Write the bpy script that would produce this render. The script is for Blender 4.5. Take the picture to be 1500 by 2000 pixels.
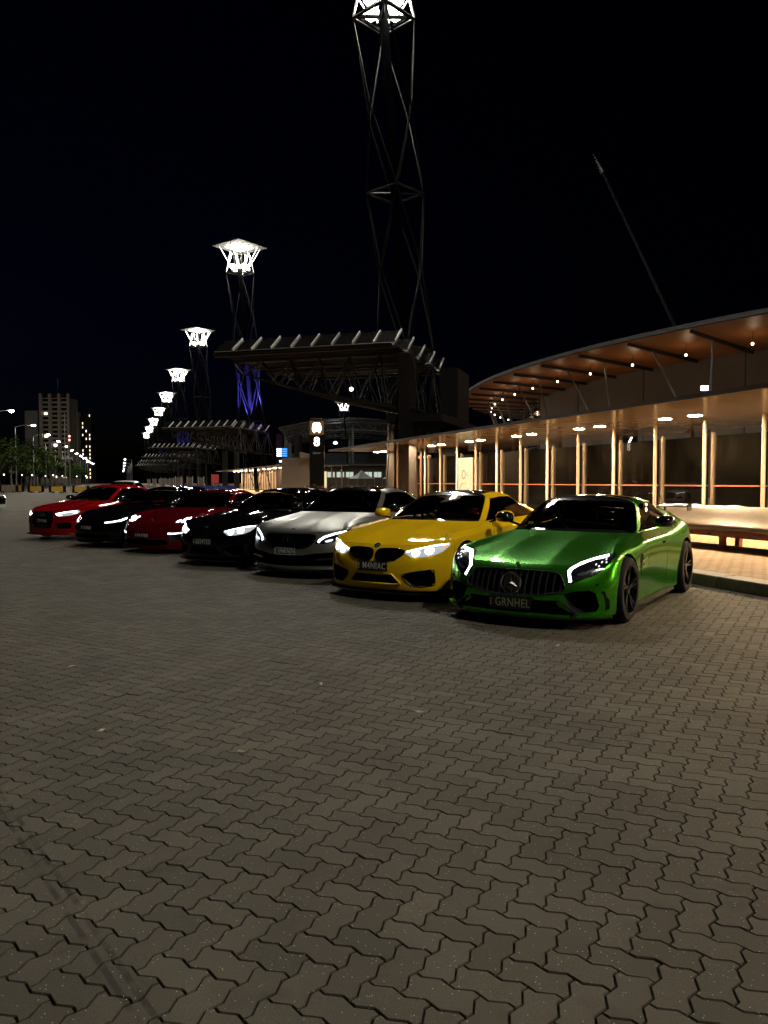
import bpy, bmesh, math, random
from mathutils import Vector, Matrix
from mathutils.bvhtree import BVHTree
from mathutils.geometry import delaunay_2d_cdt
random.seed(7)
for o in list(bpy.data.objects):
    bpy.data.objects.remove(o)
scene = bpy.context.scene
COL = scene.collection
PI = math.pi

# ------------------------------------------------------------------ camera, sky, exposure
CAM_H = 1.48
PITCH = math.atan(60.0 / 1502.0)
YAW = math.atan(511.0 / 1502.0 * math.cos(PITCH))
cam_data = bpy.data.cameras.new('camera')
cam_data.sensor_fit = 'VERTICAL'
cam_data.sensor_height = 24.0
cam_data.lens = 24.0 * 1502.0 / 2000.0
cam_data.clip_start = 0.05
cam_data.clip_end = 3000.0
cam = bpy.data.objects.new('camera', cam_data)
COL.objects.link(cam)
cam.location = (0, 0, CAM_H)
cam.rotation_euler = (PI / 2 - PITCH, 0, -YAW)
scene.camera = cam

world = bpy.data.worlds.new('World')
scene.world = world
world.use_nodes = True
wn = world.node_tree
sky = wn.nodes.new('ShaderNodeTexSky')
sky.sky_type = 'NISHITA'
sky.sun_disc = False
sky.sun_elevation = math.radians(-4.0)
sky.sun_rotation = math.radians(-35.0)
sky.altitude = 0
bg = wn.nodes['Background']
tint = wn.nodes.new('ShaderNodeMix')
tint.data_type = 'RGBA'; tint.blend_type = 'MULTIPLY'; tint.inputs['Factor'].default_value = 1
tint.inputs[7].default_value = (.16, .28, 1.1, 1)
wn.links.new(sky.outputs['Color'], tint.inputs[6])
wn.links.new(tint.outputs[2], bg.inputs['Color'])
bg.inputs['Strength'].default_value = 0.025

scene.view_settings.view_transform = 'Standard'
scene.view_settings.look = 'None'
scene.view_settings.exposure = 0.0
scene.view_settings.gamma = 1.0
scene.view_settings.use_curve_mapping = False
scene.render.engine = 'CYCLES'
scene.cycles.use_denoising = True
scene.cycles.denoising_prefilter = 'ACCURATE'
scene.cycles.max_bounces = 8
scene.cycles.transparent_max_bounces = 16
scene.cycles.sample_clamp_indirect = 4.0
scene.cycles.caustics_reflective = False
scene.cycles.caustics_refractive = False

R_ = Vector((math.cos(YAW), -math.sin(YAW), 0))
D_ = Vector((math.sin(YAW) * math.cos(PITCH), math.cos(YAW) * math.cos(PITCH), -math.sin(PITCH)))
U_ = R_.cross(D_)
def at(px, py, d):
    """plan helper: the real place of something seen in direction (px, py) at depth d metres"""
    return Vector((0, 0, CAM_H)) + (D_ + R_ * ((px - 750) / 1502.0) - U_ * ((py - 1000) / 1502.0)) * d

# ------------------------------------------------------------------ materials
MATS = {}
def mat(name, color=(.5, .5, .5), rough=.5, metal=0., coat=0., emis=None, estr=0., spec=.5, var=0., vscale=8., bump=0., bscale=60., coat_rough=.03, flake=0.):
    if name in MATS:
        return MATS[name]
    m = bpy.data.materials.new(name)
    m.use_nodes = True
    nt = m.node_tree
    b = nt.nodes['Principled BSDF']
    b.inputs['Base Color'].default_value = (*color, 1)
    b.inputs['Roughness'].default_value = rough
    b.inputs['Metallic'].default_value = metal
    b.inputs['Specular IOR Level'].default_value = spec
    b.inputs['Coat Weight'].default_value = coat
    b.inputs['Coat Roughness'].default_value = coat_rough
    if emis is not None:
        b.inputs['Emission Color'].default_value = (*emis, 1)
        b.inputs['Emission Strength'].default_value = estr
    if var > 0:
        tc = nt.nodes.new('ShaderNodeNewGeometry')
        n = nt.nodes.new('ShaderNodeTexNoise')
        n.inputs['Scale'].default_value = vscale
        n.inputs['Detail'].default_value = 6
        nt.links.new(tc.outputs['Position'], n.inputs['Vector'])
        mr = nt.nodes.new('ShaderNodeMapRange')
        mr.inputs['From Min'].default_value = .3
        mr.inputs['From Max'].default_value = .7
        mr.inputs['To Min'].default_value = 1 - var
        mr.inputs['To Max'].default_value = 1 + var
        nt.links.new(n.outputs['Fac'], mr.inputs['Value'])
        mx = nt.nodes.new('ShaderNodeMix')
        mx.data_type = 'RGBA'
        mx.blend_type = 'MULTIPLY'
        mx.inputs['Factor'].default_value = 1
        mx.inputs[6].default_value = (*color, 1)
        nt.links.new(mr.outputs['Result'], mx.inputs[7])
        nt.links.new(mx.outputs[2], b.inputs['Base Color'])
        mr2 = nt.nodes.new('ShaderNodeMapRange')
        mr2.inputs['To Min'].default_value = max(0, rough - var * .4)
        mr2.inputs['To Max'].default_value = min(1, rough + var * .4)
        nt.links.new(n.outputs['Fac'], mr2.inputs['Value'])
        nt.links.new(mr2.outputs['Result'], b.inputs['Roughness'])
    if bump > 0 or flake > 0:
        g = nt.nodes.new('ShaderNodeTexCoord')
        n2 = nt.nodes.new('ShaderNodeTexNoise' if bump > 0 else 'ShaderNodeTexVoronoi')
        n2.inputs['Scale'].default_value = bscale
        nt.links.new(g.outputs['Object'], n2.inputs['Vector'])
        bp = nt.nodes.new('ShaderNodeBump')
        bp.inputs['Strength'].default_value = max(bump, flake)
        bp.inputs['Distance'].default_value = .01 if bump > 0 else .0006
        nt.links.new(n2.outputs[0], bp.inputs['Height'])
        nt.links.new(bp.outputs['Normal'], b.inputs['Normal'])
    MATS[name] = m
    return m

def glass_mat(name, tint, refl=1.0, rough=.0, base=.04):
    if name in MATS:
        return MATS[name]
    m = bpy.data.materials.new(name)
    m.use_nodes = True
    nt = m.node_tree
    nt.nodes.clear()
    out = nt.nodes.new('ShaderNodeOutputMaterial')
    mix = nt.nodes.new('ShaderNodeMixShader')
    tr = nt.nodes.new('ShaderNodeBsdfTransparent')
    tr.inputs['Color'].default_value = (*tint, 1)
    gl = nt.nodes.new('ShaderNodeBsdfGlossy')
    gl.inputs['Roughness'].default_value = rough
    gl.inputs['Color'].default_value = (refl, refl, refl, 1)
    fr = nt.nodes.new('ShaderNodeFresnel')
    fr.inputs['IOR'].default_value = 1.5
    nt.links.new(fr.outputs[0], mix.inputs[0])
    nt.links.new(tr.outputs[0], mix.inputs[1])
    nt.links.new(gl.outputs[0], mix.inputs[2])
    nt.links.new(mix.outputs[0], out.inputs['Surface'])
    MATS[name] = m
    return m

def dust_veil_glass(name, tint, dust_veil):  # brown diffuse layer: grime plus a veil standing in for soft reflections
    m = glass_mat(name, tint, refl=.9)
    nt = m.node_tree
    mix = [n for n in nt.nodes if n.type == 'MIX_SHADER'][0]
    out = [n for n in nt.nodes if n.type == 'OUTPUT_MATERIAL'][0]
    g = nt.nodes.new('ShaderNodeNewGeometry'); n = nt.nodes.new('ShaderNodeTexNoise')
    mp = nt.nodes.new('ShaderNodeMapping'); mp.inputs['Scale'].default_value = (3, 3, .6)
    n.inputs['Scale'].default_value = 1.2; n.inputs['Detail'].default_value = 9; n.inputs['Roughness'].default_value = .7
    nt.links.new(g.outputs['Position'], mp.inputs['Vector']); nt.links.new(mp.outputs[0], n.inputs['Vector'])
    r = nt.nodes.new('ShaderNodeMapRange'); r.inputs['From Min'].default_value = .35; r.inputs['From Max'].default_value = .75; r.inputs['To Min'].default_value = dust_veil * .4; r.inputs['To Max'].default_value = dust_veil * 1.8
    nt.links.new(n.outputs['Fac'], r.inputs['Value'])
    d = nt.nodes.new('ShaderNodeBsdfDiffuse'); d.inputs['Color'].default_value = (.5, .42, .33, 1)
    m2 = nt.nodes.new('ShaderNodeMixShader')
    nt.links.new(r.outputs[0], m2.inputs[0]); nt.links.new(mix.outputs[0], m2.inputs[1]); nt.links.new(d.outputs[0], m2.inputs[2]); nt.links.new(m2.outputs[0], out.inputs['Surface'])
    return m

def emit(name, color, s):
    return mat(name, color=(.02, .02, .02), emis=color, estr=s, rough=.4)

M_BLACK = mat('black_matte', (.008, .008, .009), .8, spec=.08)
M_GLOSSBLK = mat('black_gloss', (.006, .006, .007), .12, coat=1)
M_CHROME = mat('dark_chrome', (.72, .73, .75), .32, metal=1)
M_RUBBER = mat('tyre_rubber', (.010, .010, .0105), .75, spec=.2, bump=.1, bscale=80)
M_RIM = mat('rim_black', (.006, .006, .0065), .22, coat=.5)
M_DISC = mat('brake_disc', (.06, .06, .062), .4, metal=1)
M_PLATE = mat('plate_black', (.012, .012, .014), .35)
M_PLATETXT = mat('plate_letters', (.75, .76, .74), .5)
M_PLATETXT2 = mat('plate_letters_olive', (.42, .43, .28), .5)
M_LED = emit('led_white', (.86, .92, 1.0), 9)
M_LEDSOFT = emit('led_glow', (.9, .95, 1.0), .5)
M_LEDDIM = emit('led_dim', (.85, .92, 1.0), 1.2)
M_LEDMID = emit('led_mid', (.88, .94, 1.0), 4.)
M_AMBER = emit('amber_marker', (1., .30, .02), 1.2)
M_HOUSE = mat('headlight_housing', (.02, .021, .024), .1, metal=.3, coat=1, var=.6, vscale=25)
M_LENS = mat('projector_lens', (.05, .06, .085), .3, spec=.2)
M_GLASS = glass_mat('window_glass', (.62, .63, .62))
M_GLASSDK = glass_mat('window_glass_tinted', (.10, .10, .105))
M_SEAT = mat('seat_leather', (.045, .042, .04), .55)
M_SILVER = mat('badge_silver', (.7, .7, .72), .2, metal=1)

# ------------------------------------------------------------------ mesh helpers
def empty(name, loc=(0, 0, 0), rz=0.):
    o = bpy.data.objects.new(name, None)
    COL.objects.link(o)
    o.location = loc
    o.rotation_euler = (0, 0, rz)
    return o

def tag(o, label=None, cat=None, group=None, kind=None):
    if label: o['label'] = label
    if cat: o['category'] = cat
    if group: o['group'] = group
    if kind: o['kind'] = kind
    return o

def mobj(name, me, parent=None, m=None, smooth=None):
    if m is not None and len(me.materials) == 0:
        me.materials.append(m)
    o = bpy.data.objects.new(name, me)
    COL.objects.link(o)
    o.parent = parent
    if smooth is not None:
        for p in me.polygons:
            p.use_smooth = True
        me.set_sharp_from_angle(angle=math.radians(smooth))
    return o

class MB:
    def __init__(self):
        self.v = []; self.f = []
    def add(self, vs, fs):
        k = len(self.v)
        self.v += [Vector(a) for a in vs]
        self.f += [tuple(i + k for i in f) for f in fs]
        return self
    def box(self, c, s, rot=None):
        c = Vector(c); hx, hy, hz = s[0] / 2, s[1] / 2, s[2] / 2
        vs = [Vector((x, y, z)) for z in (-hz, hz) for y in (-hy, hy) for x in (-hx, hx)]
        if rot is not None: vs = [rot @ a for a in vs]
        return self.add([a + c for a in vs], [(0, 2, 3, 1), (4, 5, 7, 6), (0, 1, 5, 4), (2, 6, 7, 3), (0, 4, 6, 2), (1, 3, 7, 5)])
    def beam(self, a, b, w, h, up=(0, 0, 1)):
        a = Vector(a); b = Vector(b); d = (b - a).normalized(); up = Vector(up)
        r = d.cross(up)
        if r.length < 1e-4: r = d.cross(Vector((0, 1, 0)))
        r.normalize(); u = r.cross(d)
        vs = [p + r * (sx * w / 2) + u * (sz * h / 2) for p in (a, b) for sz in (-1, 1) for sx in (-1, 1)]
        return self.add(vs, [(0, 1, 3, 2), (4, 6, 7, 5), (0, 4, 5, 1), (1, 5, 7, 3), (3, 7, 6, 2), (2, 6, 4, 0)])
    def tube(self, a, b, r, n=6, r2=None, cap=True):
        a = Vector(a); b = Vector(b); d = (b - a)
        if d.length < 1e-6: return self
        d.normalize(); r2 = r if r2 is None else r2
        t = Vector((0, 0, 1)) if abs(d.z) < .9 else Vector((1, 0, 0))
        x = d.cross(t).normalized(); y = d.cross(x)
        vs = []
        for p, rr in ((a, r), (b, r2)):
            for i in range(n):
                q = 2 * PI * i / n
                vs.append(p + x * (math.cos(q) * rr) + y * (math.sin(q) * rr))
        fs = [(i, n + i, n + (i + 1) % n, (i + 1) % n) for i in range(n)]
        if cap: fs += [tuple(range(n)), tuple(range(2 * n - 1, n - 1, -1))]
        return self.add(vs, fs)
    def path(self, pts, r, n=6, closed=False):
        m = len(pts)
        for i in range(m if closed else m - 1):
            self.tube(pts[i], pts[(i + 1) % m], r, n)
        return self
    def lathe(self, prof, axis='Z', n=24, c=(0, 0, 0), cap=False):
        c = Vector(c); vs = []; fs = []; k = len(prof)
        for i in range(n):
            q = 2 * PI * i / n; cs, sn = math.cos(q), math.sin(q)
            for r, h in prof:
                p = {'Z': (r * cs, r * sn, h), 'X': (h, r * cs, r * sn), 'Y': (r * sn, h, r * cs)}[axis]
                vs.append(c + Vector(p))
        for i in range(n):
            j = (i + 1) % n
            for t in range(k - 1):
                fs.append((i * k + t, j * k + t, j * k + t + 1, i * k + t + 1))
        if cap:
            fs.append(tuple(i * k for i in range(n))[::-1]); fs.append(tuple(i * k + k - 1 for i in range(n)))
        return self.add(vs, fs)
    def prism(self, poly, a, b, fn):
        """poly of 2-D points swept from a to b; fn(u, v, t) gives the point"""
        n = len(poly)
        vs = [fn(u, v, a) for u, v in poly] + [fn(u, v, b) for u, v in poly]
        fs = [tuple(range(n))[::-1], tuple(range(n, 2 * n))] + [(i, (i + 1) % n, n + (i + 1) % n, n + i) for i in range(n)]
        return self.add(vs, fs)
    def xf(self, M):
        self.v = [M @ a for a in self.v]
        return self
    def mesh(self, name):
        me = bpy.data.meshes.new(name)
        me.from_pydata([tuple(a) for a in self.v], [], self.f)
        bm = bmesh.new(); bm.from_mesh(me)
        bmesh.ops.recalc_face_normals(bm, faces=bm.faces)
        bm.to_mesh(me); bm.free()
        return me
    def build(self, name, m, parent=None, smooth=None, bevel=0.):
        me = self.mesh(name)
        if bevel > 0:
            bm = bmesh.new(); bm.from_mesh(me)
            bmesh.ops.bevel(bm, geom=list(bm.edges), offset=bevel, segments=2, affect='EDGES', clamp_overlap=True)
            bm.to_mesh(me); bm.free()
        return mobj(name, me, parent, m, smooth)

def copy_tree(o, parent=None):
    c = o.copy(); COL.objects.link(c); c.parent = parent
    for ch in o.children:
        copy_tree(ch, c)
    return c

def text_mesh(body, size, extrude=.002, spacing=1.0, bold=.012):
    cu = bpy.data.curves.new('lettering', 'FONT')
    cu.body = body; cu.size = size; cu.extrude = extrude
    cu.align_x = 'CENTER'; cu.align_y = 'CENTER'
    cu.offset = size * bold; cu.space_character = spacing; cu.resolution_u = 3
    o = bpy.data.objects.new('lettering', cu); COL.objects.link(o)
    dg = bpy.context.evaluated_depsgraph_get()
    me = bpy.data.meshes.new_from_object(o.evaluated_get(dg))
    bpy.data.objects.remove(o); bpy.data.curves.remove(cu)
    me.name = 'lettering'
    return me

def text_obj(name, body, size, m, parent, M, extrude=.002, spacing=1.0, sx=1.0, bold=.014):
    me = text_mesh(body, size, extrude, spacing, bold)
    me.materials.clear()
    me.transform(M @ Matrix.Diagonal((sx, 1, 1, 1)))
    return mobj(name, me, parent, m)
# ------------------------------------------------------------------ ground
def ground_mat(name, c1, c2, joint, scale, rot, mort=.05, rough=.8, sparkle=True, tint=None):
    m = bpy.data.materials.new(name); m.use_nodes = True
    nt = m.node_tree; b = nt.nodes['Principled BSDF']; L = nt.links.new
    g = nt.nodes.new('ShaderNodeNewGeometry')
    mp = nt.nodes.new('ShaderNodeMapping'); mp.inputs['Rotation'].default_value = (0, 0, rot)
    L(g.outputs['Position'], mp.inputs['Vector'])
    br = nt.nodes.new('ShaderNodeTexBrick')
    br.inputs['Color1'].default_value = (*c1, 1); br.inputs['Color2'].default_value = (*c2, 1); br.inputs['Mortar'].default_value = (*joint, 1)
    br.inputs['Scale'].default_value = scale; br.inputs['Mortar Size'].default_value = mort; br.inputs['Brick Width'].default_value = 1.0; br.inputs['Row Height'].default_value = .5
    L(mp.outputs[0], br.inputs['Vector'])
    n = nt.nodes.new('ShaderNodeTexNoise'); n.inputs['Scale'].default_value = .35; n.inputs['Detail'].default_value = 8
    L(g.outputs['Position'], n.inputs['Vector'])
    r = nt.nodes.new('ShaderNodeMapRange'); r.inputs['From Min'].default_value = .3; r.inputs['From Max'].default_value = .7; r.inputs['To Min'].default_value = .75; r.inputs['To Max'].default_value = 1.25
    L(n.outputs['Fac'], r.inputs['Value'])
    mx = nt.nodes.new('ShaderNodeMix'); mx.data_type = 'RGBA'; mx.blend_type = 'MULTIPLY'; mx.inputs['Factor'].default_value = 1
    L(br.outputs['Color'], mx.inputs[6]); L(r.outputs[0], mx.inputs[7])
    L(mx.outputs[2], b.inputs['Base Color'])
    b.inputs['Roughness'].default_value = rough
    b.inputs['Specular IOR Level'].default_value = .25
    return m

def paver_mat():
    m = bpy.data.materials.new('concrete_paver'); m.use_nodes = True
    nt = m.node_tree; b = nt.nodes['Principled BSDF']; L = nt.links.new
    N = nt.nodes.new
    g = N('ShaderNodeNewGeometry'); oi = N('ShaderNodeObjectInfo')
    add = N('ShaderNodeMath'); add.operation = 'ADD'
    L(g.outputs['Random Per Island'], add.inputs[0]); L(oi.outputs['Random'], add.inputs[1])
    fr = N('ShaderNodeMath'); fr.operation = 'FRACT'; L(add.outputs[0], fr.inputs[0])
    n1 = N('ShaderNodeTexNoise'); n1.inputs['Scale'].default_value = 330; n1.inputs['Detail'].default_value = 4; L(g.outputs['Position'], n1.inputs['Vector'])
    n2 = N('ShaderNodeTexNoise'); n2.inputs['Scale'].default_value = 1.3; n2.inputs['Detail'].default_value = 7; L(g.outputs['Position'], n2.inputs['Vector'])
    ramp = N('ShaderNodeValToRGB')
    ramp.color_ramp.elements[0].color = (.086, .077, .057, 1); ramp.color_ramp.elements[1].color = (.122, .109, .083, 1)
    e = ramp.color_ramp.elements.new(.5); e.color = (.102, .091, .069, 1)
    L(fr.outputs[0], ramp.inputs[0])
    def mul(ca, val, lo, hi, a=.25, z=.75):
        r = N('ShaderNodeMapRange'); r.inputs['From Min'].default_value = a; r.inputs['From Max'].default_value = z; r.inputs['To Min'].default_value = lo; r.inputs['To Max'].default_value = hi
        L(val, r.inputs['Value'])
        x = N('ShaderNodeMix'); x.data_type = 'RGBA'; x.blend_type = 'MULTIPLY'; x.inputs['Factor'].default_value = 1
        L(ca, x.inputs[6]); L(r.outputs[0], x.inputs[7]); return x.outputs[2]
    c = mul(ramp.outputs[0], n1.outputs['Fac'], .50, 1.5)
    c = mul(c, n2.outputs['Fac'], .78, 1.22)
    n4 = N('ShaderNodeTexNoise'); n4.inputs['Scale'].default_value = 2.6; n4.inputs['Detail'].default_value = 3; L(g.outputs['Position'], n4.inputs['Vector'])
    c = mul(c, n4.outputs['Fac'], 1.0, .62, .62, .74)
    # two parallel rubber marks left by a turning car (real stains, along a line on the ground)
    sep = N('ShaderNodeSeparateXYZ'); L(g.outputs['Position'], sep.inputs[0])
    def lin(a, bb, cc):
        m1 = N('ShaderNodeMath'); m1.operation = 'MULTIPLY'; m1.inputs[1].default_value = a; L(sep.outputs['X'], m1.inputs[0])
        m2 = N('ShaderNodeMath'); m2.operation = 'MULTIPLY_ADD'; m2.inputs[1].default_value = bb; L(sep.outputs['Y'], m2.inputs[0]); L(m1.outputs[0], m2.inputs[2])
        m3 = N('ShaderNodeMath'); m3.operation = 'ADD'; m3.inputs[1].default_value = cc; L(m2.outputs[0], m3.inputs[0])
        return m3.outputs[0]
    tot = None
    for off in (SKID_C - .018, SKID_C + .026):
        ab = N('ShaderNodeMath'); ab.operation = 'ABSOLUTE'; L(lin(SKID_A, SKID_B, off), ab.inputs[0])
        r = N('ShaderNodeMapRange'); r.inputs['From Min'].default_value = .007; r.inputs['From Max'].default_value = .014; r.inputs['To Min'].default_value = 1; r.inputs['To Max'].default_value = 0
        L(ab.outputs[0], r.inputs['Value'])
        if tot is None: tot = r.outputs[0]
        else:
            mx = N('ShaderNodeMath'); mx.operation = 'MAXIMUM'; L(tot, mx.inputs[0]); L(r.outputs[0], mx.inputs[1]); tot = mx.outputs[0]
    n3 = N('ShaderNodeTexNoise'); n3.inputs['Scale'].default_value = 9; L(g.outputs['Position'], n3.inputs['Vector'])
    r3 = N('ShaderNodeMapRange'); r3.inputs['From Min'].default_value = .38; r3.inputs['From Max'].default_value = .6; r3.inputs['To Max'].default_value = .75; L(n3.outputs['Fac'], r3.inputs['Value'])
    mm = N('ShaderNodeMath'); mm.operation = 'MULTIPLY'; L(tot, mm.inputs[0]); L(r3.outputs[0], mm.inputs[1])
    dk = N('ShaderNodeMix'); dk.data_type = 'RGBA'; L(mm.outputs[0], dk.inputs['Factor']); L(c, dk.inputs[6]); dk.inputs[7].default_value = (.03, .026, .022, 1)
    # pale quartz grains in the concrete
    v = N('ShaderNodeTexVoronoi'); v.inputs['Scale'].default_value = 130; L(g.outputs['Position'], v.inputs['Vector'])
    rs = N('ShaderNodeSeparateColor'); L(v.outputs['Color'], rs.inputs[0])
    gt = N('ShaderNodeMath'); gt.operation = 'GREATER_THAN'; gt.inputs[1].default_value = .95; L(rs.outputs[0], gt.inputs[0])
    lt = N('ShaderNodeMath'); lt.operation = 'LESS_THAN'; lt.inputs[1].default_value = .24; L(v.outputs['Distance'], lt.inputs[0])
    sp = N('ShaderNodeMath'); sp.operation = 'MULTIPLY'; L(gt.outputs[0], sp.inputs[0]); L(lt.outputs[0], sp.inputs[1])
    fm = N('ShaderNodeMix'); fm.data_type = 'RGBA'; L(sp.outputs[0], fm.inputs['Factor']); L(dk.outputs[2], fm.inputs[6]); fm.inputs[7].default_value = (.62, .58, .46, 1)
    L(fm.outputs[2], b.inputs['Base Color'])
    b.inputs['Roughness'].default_value = .78; b.inputs['Specular IOR Level'].default_value = .3
    bp = N('ShaderNodeBump'); bp.inputs['Strength'].default_value = .35; bp.inputs['Distance'].default_value = .003; L(n1.outputs['Fac'], bp.inputs['Height']); L(bp.outputs[0], b.inputs['Normal'])
    return m

# skid line through two ground points
def ground_pt(px, py):
    r = D_ + R_ * ((px - 750) / 1502.0) - U_ * ((py - 1000) / 1502.0)
    t = -CAM_H / r.z
    return Vector((0, 0, CAM_H)) + r * t
sa, sb = ground_pt(20, 1590), ground_pt(215, 1880)
sd = (sb - sa).normalized()
SKID_A, SKID_B = -sd.y, sd.x
SKID_C = -(SKID_A * sa.x + SKID_B * sa.y)
M_PAVER = paver_mat()
M_JOINT = mat('joint_sand', (.026, .023, .013), .95, var=.4, vscale=30)
M_FARPAVE = ground_mat('plaza_pavers_far', (.096, .083, .061), (.118, .102, .075), (.016, .014, .009), 4.65, math.radians(49), .065)
M_FOOT = ground_mat('footpath_bricks', (.42, .29, .17), (.34, .23, .135), (.10, .07, .045), 4.4, 0, .05)
M_KERB = mat('kerb_concrete', (.34, .32, .28), .75, var=.15, vscale=9, bump=.2)
M_ASPH = mat('asphalt', (.055, .053, .05), .85, var=.2, vscale=3, bump=.3, bscale=150)

KX = 7.80
near_poly = [(-.9, 1.1), (1.3, .75)]
def cam_xy(r, d): return (r * math.cos(YAW) + d * math.sin(YAW), -r * math.sin(YAW) + d * math.cos(YAW))
dn, df = 1.55, 17.0
A = cam_xy(-.5 * dn - .5, dn); B = cam_xy(.5 * dn + .5, dn); C = cam_xy(.5 * df + .6, df); Dd = cam_xy(-.5 * df - .6, df)
def clip_x(poly, xm):
    out = []
    for i in range(len(poly)):
        a, b = poly[i], poly[(i + 1) % len(poly)]
        if a[0] <= xm: out.append(a)
        if (a[0] - xm) * (b[0] - xm) < 0:
            t = (xm - a[0]) / (b[0] - a[0]); out.append((xm, a[1] + (b[1] - a[1]) * t))
    return out
REGN = clip_x([A, B, C, Dd], KX - .12)
def in_poly(x, y, poly):
    c = False
    for i in range(len(poly)):
        x1, y1 = poly[i]; x2, y2 = poly[i - 1]
        if (y1 > y) != (y2 > y) and x < (x2 - x1) * (y - y1) / (y2 - y1) + x1: c = not c
    return c
# plaza sheet with an opening where the single pavers lie
bm = bmesh.new()
outer = [(-1200, -300), (KX + .1, -300), (KX + .1, 1500), (-1200, 1500)]
ed = []
for loop in (outer, REGN):
    vs = [bm.verts.new((x, y, -.006)) for x, y in loop]
    for i in range(len(vs)): ed.append(bm.edges.new((vs[i], vs[(i + 1) % len(vs)])))
bmesh.ops.triangle_fill(bm, edges=ed, use_beauty=True)
bmesh.ops.recalc_face_normals(bm, faces=bm.faces)
for f in bm.faces:
    if f.normal.z < 0: f.normal_flip()
me = bpy.data.meshes.new('plaza'); bm.to_mesh(me); bm.free()
plaza = tag(mobj('plaza', me, None, M_FARPAVE), kind='structure')
# single pavers
UNIT = .1055
def T(t):
    t = t % 1.0
    return t / .25 if t < .25 else (1 - (t - .25) / .25 if t < .75 else (t - 1) / .25)
def warp(u, v): return (u + .095 * T(v), v - .095 * T(u))
def outline_h():
    pts = []
    for k in range(2):
        for t in (0, .25, .75): pts.append((k + t, 0))
    for t in (0, .25, .75): pts.append((2, t))
    for k in range(2):
        for t in (0, .25, .75): pts.append((2 - k - t, 1))
    for t in (0, .25, .75): pts.append((0, 1 - t))
    return [warp(*a) for a in pts]
def inset(poly, d):
    n = len(poly); out = []
    for i in range(n):
        p0, p1, p2 = Vector(poly[i - 1]), Vector(poly[i]), Vector(poly[(i + 1) % n])
        e1 = (p1 - p0).normalized(); e2 = (p2 - p1).normalized()
        n1 = Vector((-e1.y, e1.x)); n2 = Vector((-e2.y, e2.x))
        b = (n1 + n2); b = b / max(b.length_squared, .3) * 2 * 1.0
        out.append(tuple(p1 + b * d * .5 * 1.0))
    return out
oh = outline_h()
cx_, cy_ = 1.0, .5
def paver_verts(seed):
    rnd = random.Random(seed)
    s1 = inset(oh, .050 + rnd.random() * .012); s2 = inset(oh, .090)
    f = lambda P, z: [((u - cx_) * UNIT, (v - cy_) * UNIT, z) for u, v in P]
    return f(s2, .0), f(s1, -.005), f(s1, -.03)
def paver_mesh(seed):
    t, m_, b_ = paver_verts(seed)
    n = len(t)
    vs = t + m_ + b_
    fs = [tuple(range(n))]
    for i in range(n):
        j = (i + 1) % n
        fs += [(n + i, n + j, j, i), (2 * n + i, 2 * n + j, n + j, n + i)]
    return vs, fs
protos = []
PROTO = [paver_mesh(s) for s in range(4)]
for vs, fs in PROTO:
    me = bpy.data.meshes.new('paver'); me.from_pydata(vs, [], fs); me.materials.append(M_PAVER); me.materials.append(M_JOINT); protos.append(me)
    for pi_ in range(2, len(me.polygons), 2): me.polygons[pi_].material_index = 1
PHI = math.radians(-49.0)
cp, sp_ = math.cos(PHI), math.sin(PHI)
allp = []
ext = int(26 / UNIT)
# lattice bounds from the region
us = [(x * cp + y * sp_) / UNIT for x, y in REGN]; vs_ = [(-x * sp_ + y * cp) / UNIT for x, y in REGN]
for iu in range(int(min(us)) - 3, int(max(us)) + 3):
    for iv in range(int(min(vs_)) - 3, int(max(vs_)) + 3):
        k = (iu - iv) % 4
        if k == 0: cu_, cv_, ro = iu + 1.0, iv + .5, 0
        elif k == 3: cu_, cv_, ro = iu + .5, iv + 1.0, 1
        else: continue
        x = (cu_ * cp - cv_ * sp_) * UNIT; y = (cu_ * sp_ + cv_ * cp) * UNIT
        if in_poly(x, y, REGN): allp.append((x, y, ro))
def view_rank(q):
    v = Vector((q[0], q[1], -CAM_H)); d = v.dot(D_)
    px = 750 + 1502 * v.dot(R_) / d; py = 1000 - 1502 * v.dot(U_) / d
    return d if (-10 < px < 1510 and py < 2025) else d + 100
allp.sort(key=view_rank)
paving = MB().box((0, 0, 0), (.01, .01, .001))
reg3 = [(x, y, -.013) for x, y in REGN]
me = bpy.data.meshes.new('paving_bed'); me.from_pydata(reg3, [], [tuple(range(len(reg3)))])
paving = tag(mobj('paving_bed', me, None, M_JOINT), kind='structure')
rnd = random.Random(3)
mv = []; mf = []
for k, (x, y, ro) in enumerate(allp):
    dz = rnd.uniform(-.0012, .0012); tk = 3 if rnd.random() < .008 else 1; tx, ty = rnd.gauss(0, .0035) * tk, rnd.gauss(0, .0035) * tk; dz -= .003 if tk > 1 else 0
    rz = PHI + ro * PI / 2 + rnd.gauss(0, .006) + (PI if rnd.random() < .5 else 0)
    if k < 300:
        o = bpy.data.objects.new('paver', protos[rnd.randrange(4)]); COL.objects.link(o); o.parent = paving
        o.location = (x, y, dz); o.rotation_euler = (tx, ty, rz)
    else:
        pv, pf = PROTO[rnd.randrange(4)]
        c, s = math.cos(rz), math.sin(rz); n0 = len(mv)
        far = view_rank((x, y)) > 9
        for (a, b, z) in pv: mv.append((x + a * c - b * s, y + a * s + b * c, z + dz - a * ty + b * tx))
        mf += [tuple(i + n0 for i in f) for f in pf]
me = bpy.data.meshes.new('far_pavers'); me.from_pydata(mv, [], mf)
nfp = len(PROTO[0][1]); me.materials.append(M_PAVER); me.materials.append(M_JOINT)
me.polygons.foreach_set('material_index', [1 if (i % nfp) and (i % nfp) % 2 == 0 else 0 for i in range(len(me.polygons))])
tag(mobj('far_pavers', me, paving, M_PAVER), kind='stuff')
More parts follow.
